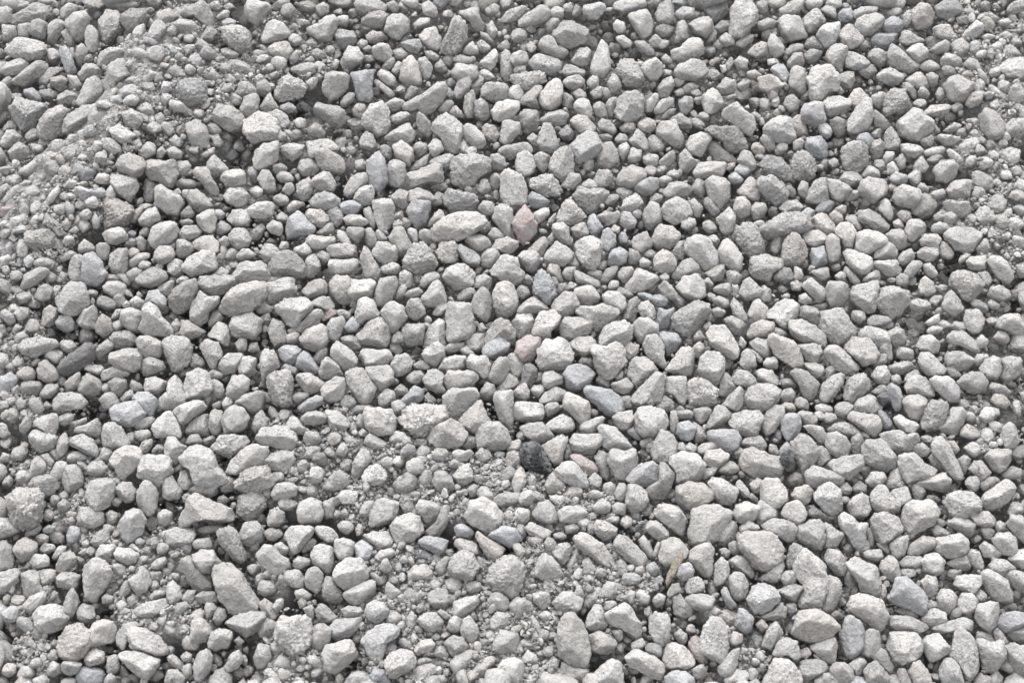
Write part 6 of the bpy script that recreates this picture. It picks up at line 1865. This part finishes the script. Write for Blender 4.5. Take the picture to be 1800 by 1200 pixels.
def level(D):
    """height of the dust: deep between clean stones, almost flush with them in the gritty patches"""
    k = np.clip((D - .10) / .66, 0, 1)
    return -.080 + .0755 * k * k * (3 - 2 * k) + .004 * D

def ground_height(px, py, u, v):
    D = dust(px, py)
    q = np.stack([u, v, np.zeros_like(u)], -1).reshape(-1, 3)
    n = (vnoise(q * 55, 3) * .5 + vnoise(q * 130, 4) * .3 + vnoise(q * 300, 5) * .2).reshape(u.shape)
    return relief(np.clip(px, -400, 2200), np.clip(py, -400, 1600)) + level(D) - .0012 + n * (.006 + .007 * D)

def axis(lo, hi, step, far):
    a = np.arange(lo, hi + step / 2, step)
    out = []; x, s = hi, step
    while x < far: s *= 1.5; x += s; out.append(x)
    pre = []; x, s = lo, step
    while x > -far: s *= 1.5; x -= s; pre.append(x)
    return np.concatenate([pre[::-1], a, out])

ug = axis(-.76, .76, .006, 90.0); vg = axis(-.50, .66, .006, 90.0)
UU, VV = np.meshgrid(ug, vg)
PXX, PYY = project(np.clip(UU, -.9, .9), np.clip(VV, -.6, .8))
HH = ground_height(PXX, PYY, UU, VV)
# the heap rises for a few metres, then levels out; in front of it the yard is flat
Yc = np.where(VV < -.95, -.95 * math.cos(SLOPE) + (VV + .95), np.where(VV > 3.0, 3.0 * math.cos(SLOPE) + (VV - 3.0), VV * math.cos(SLOPE)))
Zc = np.where(VV < -.95, -.95 * math.sin(SLOPE), np.where(VV > 3.0, 3.0 * math.sin(SLOPE), VV * math.sin(SLOPE)))
GP = np.stack([UU, Yc + HH * NRM[1], Zc + HH * NRM[2]], -1).reshape(-1, 3)
nv, nu = UU.shape
idx = np.arange(nv * nu).reshape(nv, nu)
GF = np.stack([idx[:-1, :-1], idx[:-1, 1:], idx[1:, 1:], idx[1:, :-1]], -1).reshape(-1, 4)
gme = mesh_from('ground', GP, GF)
gob = bpy.data.objects.new('ground', gme); SC.collection.objects.link(gob)
gob['kind'] = 'structure'; gob['label'] = 'pale grey stone dust under the gravel'; gob.color = (.2155, .2105, .2065, 1)
gme.materials.append(stone_material('stone_dust', 'object', speck=1.2, relief=2.2))

# ---------------------------------------------------------------- the stones
def parse(line):
    tone, rest = line.split('|', 1)
    rest = rest.split('|')
    pts = np.array([[float(a) for a in q.split(',')] for q in rest[0].split()]) * 2.5
    return tone, pts, (rest[1] if len(rest) > 1 else ''), (rest[2] if len(rest) > 2 else 'stone')

def tint_of(tone, g):
    c = np.array(TINT[tone[0]])
    j = 1 + g.normal(0, .075)
    w = g.normal(0, .008)
    return c * j * np.array([1 + w, 1, 1 - w])

CRUMBS = []
UPV = np.array([0, -.25, .97])
def place(pts, tone, seed, big):
    """world-space rock for a traced outline"""
    c = (pts.max(0) + pts.min(0)) / 2 * .35 + pts.mean(0) * .65
    g = np.random.default_rng(seed)
    lift = 2.0 if tone[0] == 't' or tone[0] == 'k' and len(pts) < 8 else .35 if '+' in tone else (-.55 if '-' in tone else -.05)
    a = pts - c
    rad = math.sqrt(abs(np.dot(a[:, 0], np.roll(a[:, 1], -1)) - np.dot(a[:, 1], np.roll(a[:, 0], -1))) / 2 / math.pi)
    D = dust(np.array(c[0]), np.array(c[1]))
    h = float(relief(c[0], c[1])) - .004 + (lift + g.normal(0, .12)) * rad * PX + .005 * float(D)
    C, t = on_heap(c[0], c[1], h)
    grow = 1.14 if '-' in tone else 1.10
    k = t * PX / DIST
    q = a * k * grow * np.array([1, -1])
    if rad > 23.5 or (big and '*' in tone): level = 4
    elif rad > (9 if big else 14): level = 3
    else: level = 2
    if not big: level = min(level, 3)
    rough = {'p': .35, 'b': .3, 'w': .3, 'd': .7, 'k': 1.6, 'r': .5, 't': .5}.get(tone[0], .6) * g.uniform(.5, 1.6)
    if '*' in tone: rough = max(rough, g.uniform(1.0, 1.7))
    v, f = rock(q, level, seed, rough, g.uniform(.15, 1.0))
    v = v[:, :1] * R + v[:, 1:2] * U - v[:, 2:3] * F
    # crumbs of grit lying on the upper side
    if tone[0] not in 'bkr' and rad > 8:
        up = v @ UPV / np.linalg.norm(v, axis=1)
        cand = np.nonzero(up > .25)[0]
        n = int(rad * min(rough, 1.6) * g.uniform(.4, 2.2))
        if len(cand):
            for j in g.choice(cand, n):
                CRUMBS.append((C + v[j] * 1.0, g.uniform(.0005, .0012)))
    return v, f, C, g

for i, line in enumerate(THINGS.strip().split('\n')):
    tone, pts, label, kind = parse(line)
    v, f, C, g = place(pts, tone, 1000 + i * 17, True)
    me = mesh_from(kind, v, f)
    o = bpy.data.objects.new(kind, me); SC.collection.objects.link(o)
    o.location = C.tolist()
    col = tint_of(tone, g); o.color = (col[0], col[1], col[2], 1)
    me.materials.append(MAT_PINK if tone[0] == 'r' else MAT_BLACK if tone[0] == 'k' else MAT_CLEAN if tone[0] in 'bw' else MAT)
    o['label'] = label; o['category'] = {'stone': 'stone', 'slag_lump': 'slag', 'stick': 'stick'}.get(kind, 'stone')
    if kind == 'stone': o['group'] = 'stones lying on the gravel heap'

loose = Heap()
for i, line in enumerate(LOOSE.strip().split('\n')):
    tone, pts, _, _ = parse(line)
    v, f, C, g = place(pts, tone, 90000 + i * 13, False)
    loose.add(v + C, f, tint_of(tone, g))

# stones of no traced outline: a lower layer seen through the gaps, and the heap going on beyond the picture
def blob(seed, level, elong=.28):
    g = np.random.default_rng(seed)
    n = int(g.integers(6, 9)); a = np.sort((np.arange(n) + g.uniform(-.3, .3, n)) / n * 2 * math.pi)
    r = g.uniform(.8, 1.15, n); p = np.stack([np.cos(a) * r * (1 + elong * g.uniform(0, 1.2)), np.sin(a) * r * (1 - elong * g.uniform(0, .8))], 1)
    return rock(p, level, seed, g.uniform(.3, 1.0), g.uniform(.2, 1))
PROTO = {L: [blob(500 + 31 * k + L, L) for k in range(16 if L < 3 else 8)] for L in (0, 1, 2)}

def rot(g):
    q = g.normal(size=4); q /= np.linalg.norm(q); w_, x, y, z = q
    return np.array([[1 - 2 * (y * y + z * z), 2 * (x * y - z * w_), 2 * (x * z + y * w_)],
                     [2 * (x * y + z * w_), 1 - 2 * (x * x + z * z), 2 * (y * z - x * w_)],
                     [2 * (x * z - y * w_), 2 * (y * z + x * w_), 1 - 2 * (x * x + y * y)]])

def scatter(heap, C, size, level, tone_p=(.5, .3, .12, .04, .04), dim=1.0):
    v, f = PROTO[level][int(rng.integers(len(PROTO[level])))]
    t = 'mpdbw'[int(rng.choice(5, p=tone_p))]
    heap.add((v * size * rng.uniform(.8, 1.2, 3)) @ rot(rng).T + C, f, tint_of(t, rng) * dim)

for gy in np.arange(-.60, .84, .028):
    for gx in np.arange(-.88, .88, .032):
        u_ = gx + rng.uniform(-.012, .012); v_ = gy + rng.uniform(-.012, .012)
        px, py = project(np.array(u_), np.array(v_))
        inside = -6 < px < 1806 and -6 < py < 1206
        rl = float(relief(np.clip(px, -400, 2200), np.clip(py, -400, 1600)))
        if inside:
            if dust(np.array(float(px)), np.array(float(py))) > .75: continue
            h = rl - .050 + rng.normal(0, .004); size = rng.uniform(.010, .018)
        else:
            h = rl - .006 + rng.normal(0, .006); size = rng.uniform(.011, .022)
        scatter(loose, R * u_ + VAX * v_ + NRM * h, size, 2 if not inside and -260 < px < 2060 and -260 < py < 1460 else 1)
loose.build('gravel', MAT_HEAP, 'smaller loose grey gravel between and under the larger stones', 'gravel')

# fine fill: chips and grit in the gaps, thick where the photograph shows dusty patches
GW, GH = 960, 660                       # occupancy at 2 px
occ = np.zeros((GH, GW), bool)
yy, xx = np.mgrid[0:GH, 0:GW]
def disc(cx, cy, r):
    x0, x1 = max(int(cx - r), 0), min(int(cx + r) + 2, GW); y0, y1 = max(int(cy - r), 0), min(int(cy + r) + 2, GH)
    return np.s_[y0:y1, x0:x1], (xx[y0:y1, x0:x1] - cx) ** 2 + (yy[y0:y1, x0:x1] - cy) ** 2 <= r * r
for L in (THINGS.strip() + '\n' + LOOSE.strip()).split('\n'):
    p = parse(L)[1] / 2 + 30
    x0, y0 = np.maximum(p.min(0).astype(int) - 1, 0); x1, y1 = p.max(0).astype(int) + 2
    X, Y = xx[y0:y1, x0:x1] + .5, yy[y0:y1, x0:x1] + .5
    if X.size == 0: continue
    ins = np.zeros(X.shape, bool)
    for a, b in zip(p, np.roll(p, -1, 0)):
        if a[1] != b[1]:
            ins ^= ((a[1] > Y) != (b[1] > Y)) & (X < (b[0] - a[0]) * (Y - a[1]) / (b[1] - a[1]) + a[0])
    occ[y0:y1, x0:x1] |= ins
grit = Heap()
for rpx, tries in ((15, 3000), (11, 7000), (8, 13000), (5.5, 18000), (3.8, 22000), (2.6, 24000)):
    cx = rng.uniform(0, GW, tries); cy = rng.uniform(0, GH, tries)
    Ds = dust(cx * 2 - 60, cy * 2 - 60)
    for x, y, D in zip(cx, cy, Ds):
        if rng.random() > (.80 if rpx > 6 else .45) + .9 * D: continue
        xi, yi = int(x), int(y)
        if occ[yi, xi]: continue
        r = rpx * rng.uniform(.75, 1.2) / 2
        sl, dm = disc(x, y, r * .8)
        if dm.size == 0 or (occ[sl] & dm).mean() > .08: continue
        occ[sl] |= dm
        px, py = x * 2 - 60, y * 2 - 60
        size = r * 2 * PX * 1.05
        if D > .42:                    # lies on the dust
            C, t = on_heap(px, py, float(relief(px, py)) + float(level(D)))
            q = np.array([[C @ R, C @ VAX, 0.0]])
            n = float(vnoise(q * 55, 3)[0] * .5 + vnoise(q * 130, 4)[0] * .3 + vnoise(q * 300, 5)[0] * .2)
            C = C + NRM * (n * (.006 + .007 * D) + size * .35)
        else:                          # caught between the stones
            C, t = on_heap(px, py, float(relief(px, py)) - .005 - rng.uniform(.0, .013))
        scatter(grit, C, size * t / DIST, 2 if rpx > 9 else 1 if rpx > 4.5 else 0, (.52, .32, .08, .04, .04))
OCT = np.array([[1, 0, 0], [-1, 0, 0], [0, 1, 0], [0, -1, 0], [0, 0, 1], [0, 0, -1.0]])
OCTF = np.array([[0, 2, 4], [2, 1, 4], [1, 3, 4], [3, 0, 4], [2, 0, 5], [1, 2, 5], [3, 1, 5], [0, 3, 5]], dtype=np.int32)
def powder(heap, C, s):
    """many tiny sharp grains at once"""
    n = len(C)
    q = rng.normal(size=(n, 4)); q /= np.linalg.norm(q, axis=1)[:, None]
    a, b, c, d = q.T
    M = np.stack([1 - 2 * (c * c + d * d), 2 * (b * c - d * a), 2 * (b * d + c * a), 2 * (b * c + d * a), 1 - 2 * (b * b + d * d),
                  2 * (c * d - b * a), 2 * (b * d - c * a), 2 * (c * d + b * a), 1 - 2 * (b * b + c * c)], 1).reshape(n, 3, 3)
    p = OCT[None] * rng.uniform(.6, 1.35, (n, 6, 1)) + rng.normal(0, .16, (n, 6, 3))
    v = np.einsum('nij,nkj->nki', M, p) * s[:, None, None] + C[:, None, :]
    f = OCTF[None] + (np.arange(n) * 6)[:, None, None]
    heap.v.append(v.reshape(-1, 3)); heap.f.append((f + heap.n).reshape(-1, 3).astype(np.int32)); heap.n += n * 6
    base = np.array(TINT['m']) * rng.normal(1.04, .10, (n, 1)) * np.array([1, 1, 1])
    heap.c.append(np.repeat(np.concatenate([base, rng.random((n, 1))], 1), 6, 0))
powder(grit, np.array([c for c, s in CRUMBS]), np.array([s for c, s in CRUMBS]))
nt = 240000
cx = rng.uniform(-40, 1840, nt); cy = rng.uniform(-40, 1240, nt); Dn = dust(cx, cy)
ok = rng.random(nt) < np.clip((Dn - .30) * 2.4, 0, 1); cx, cy, Dn = cx[ok], cy[ok], Dn[ok]
kk = PX / DIST
dv = F[None] + (cx - 900)[:, None] * kk * R + (600 - cy)[:, None] * kk * U
tt = (relief(cx, cy) + level(Dn) - CAM @ NRM) / (dv @ NRM)
Cp = CAM + dv * tt[:, None]
qq = np.stack([Cp @ R, Cp @ VAX, np.zeros(len(Cp))], 1)
nn = vnoise(qq * 55, 3) * .5 + vnoise(qq * 130, 4) * .3 + vnoise(qq * 300, 5) * .2
Cp = Cp + NRM * (nn * (.006 + .007 * Dn) + rng.uniform(0, .0015, len(Dn)))[:, None]
powder(grit, Cp, rng.uniform(.0006, .0015, len(Dn)) * np.where(rng.random(len(Dn)) < .18, 2.0, 1))
grit.build('grit', MAT_HEAP, 'fine grey grit and stone chips filling dusty patches between stones', 'grit', False)
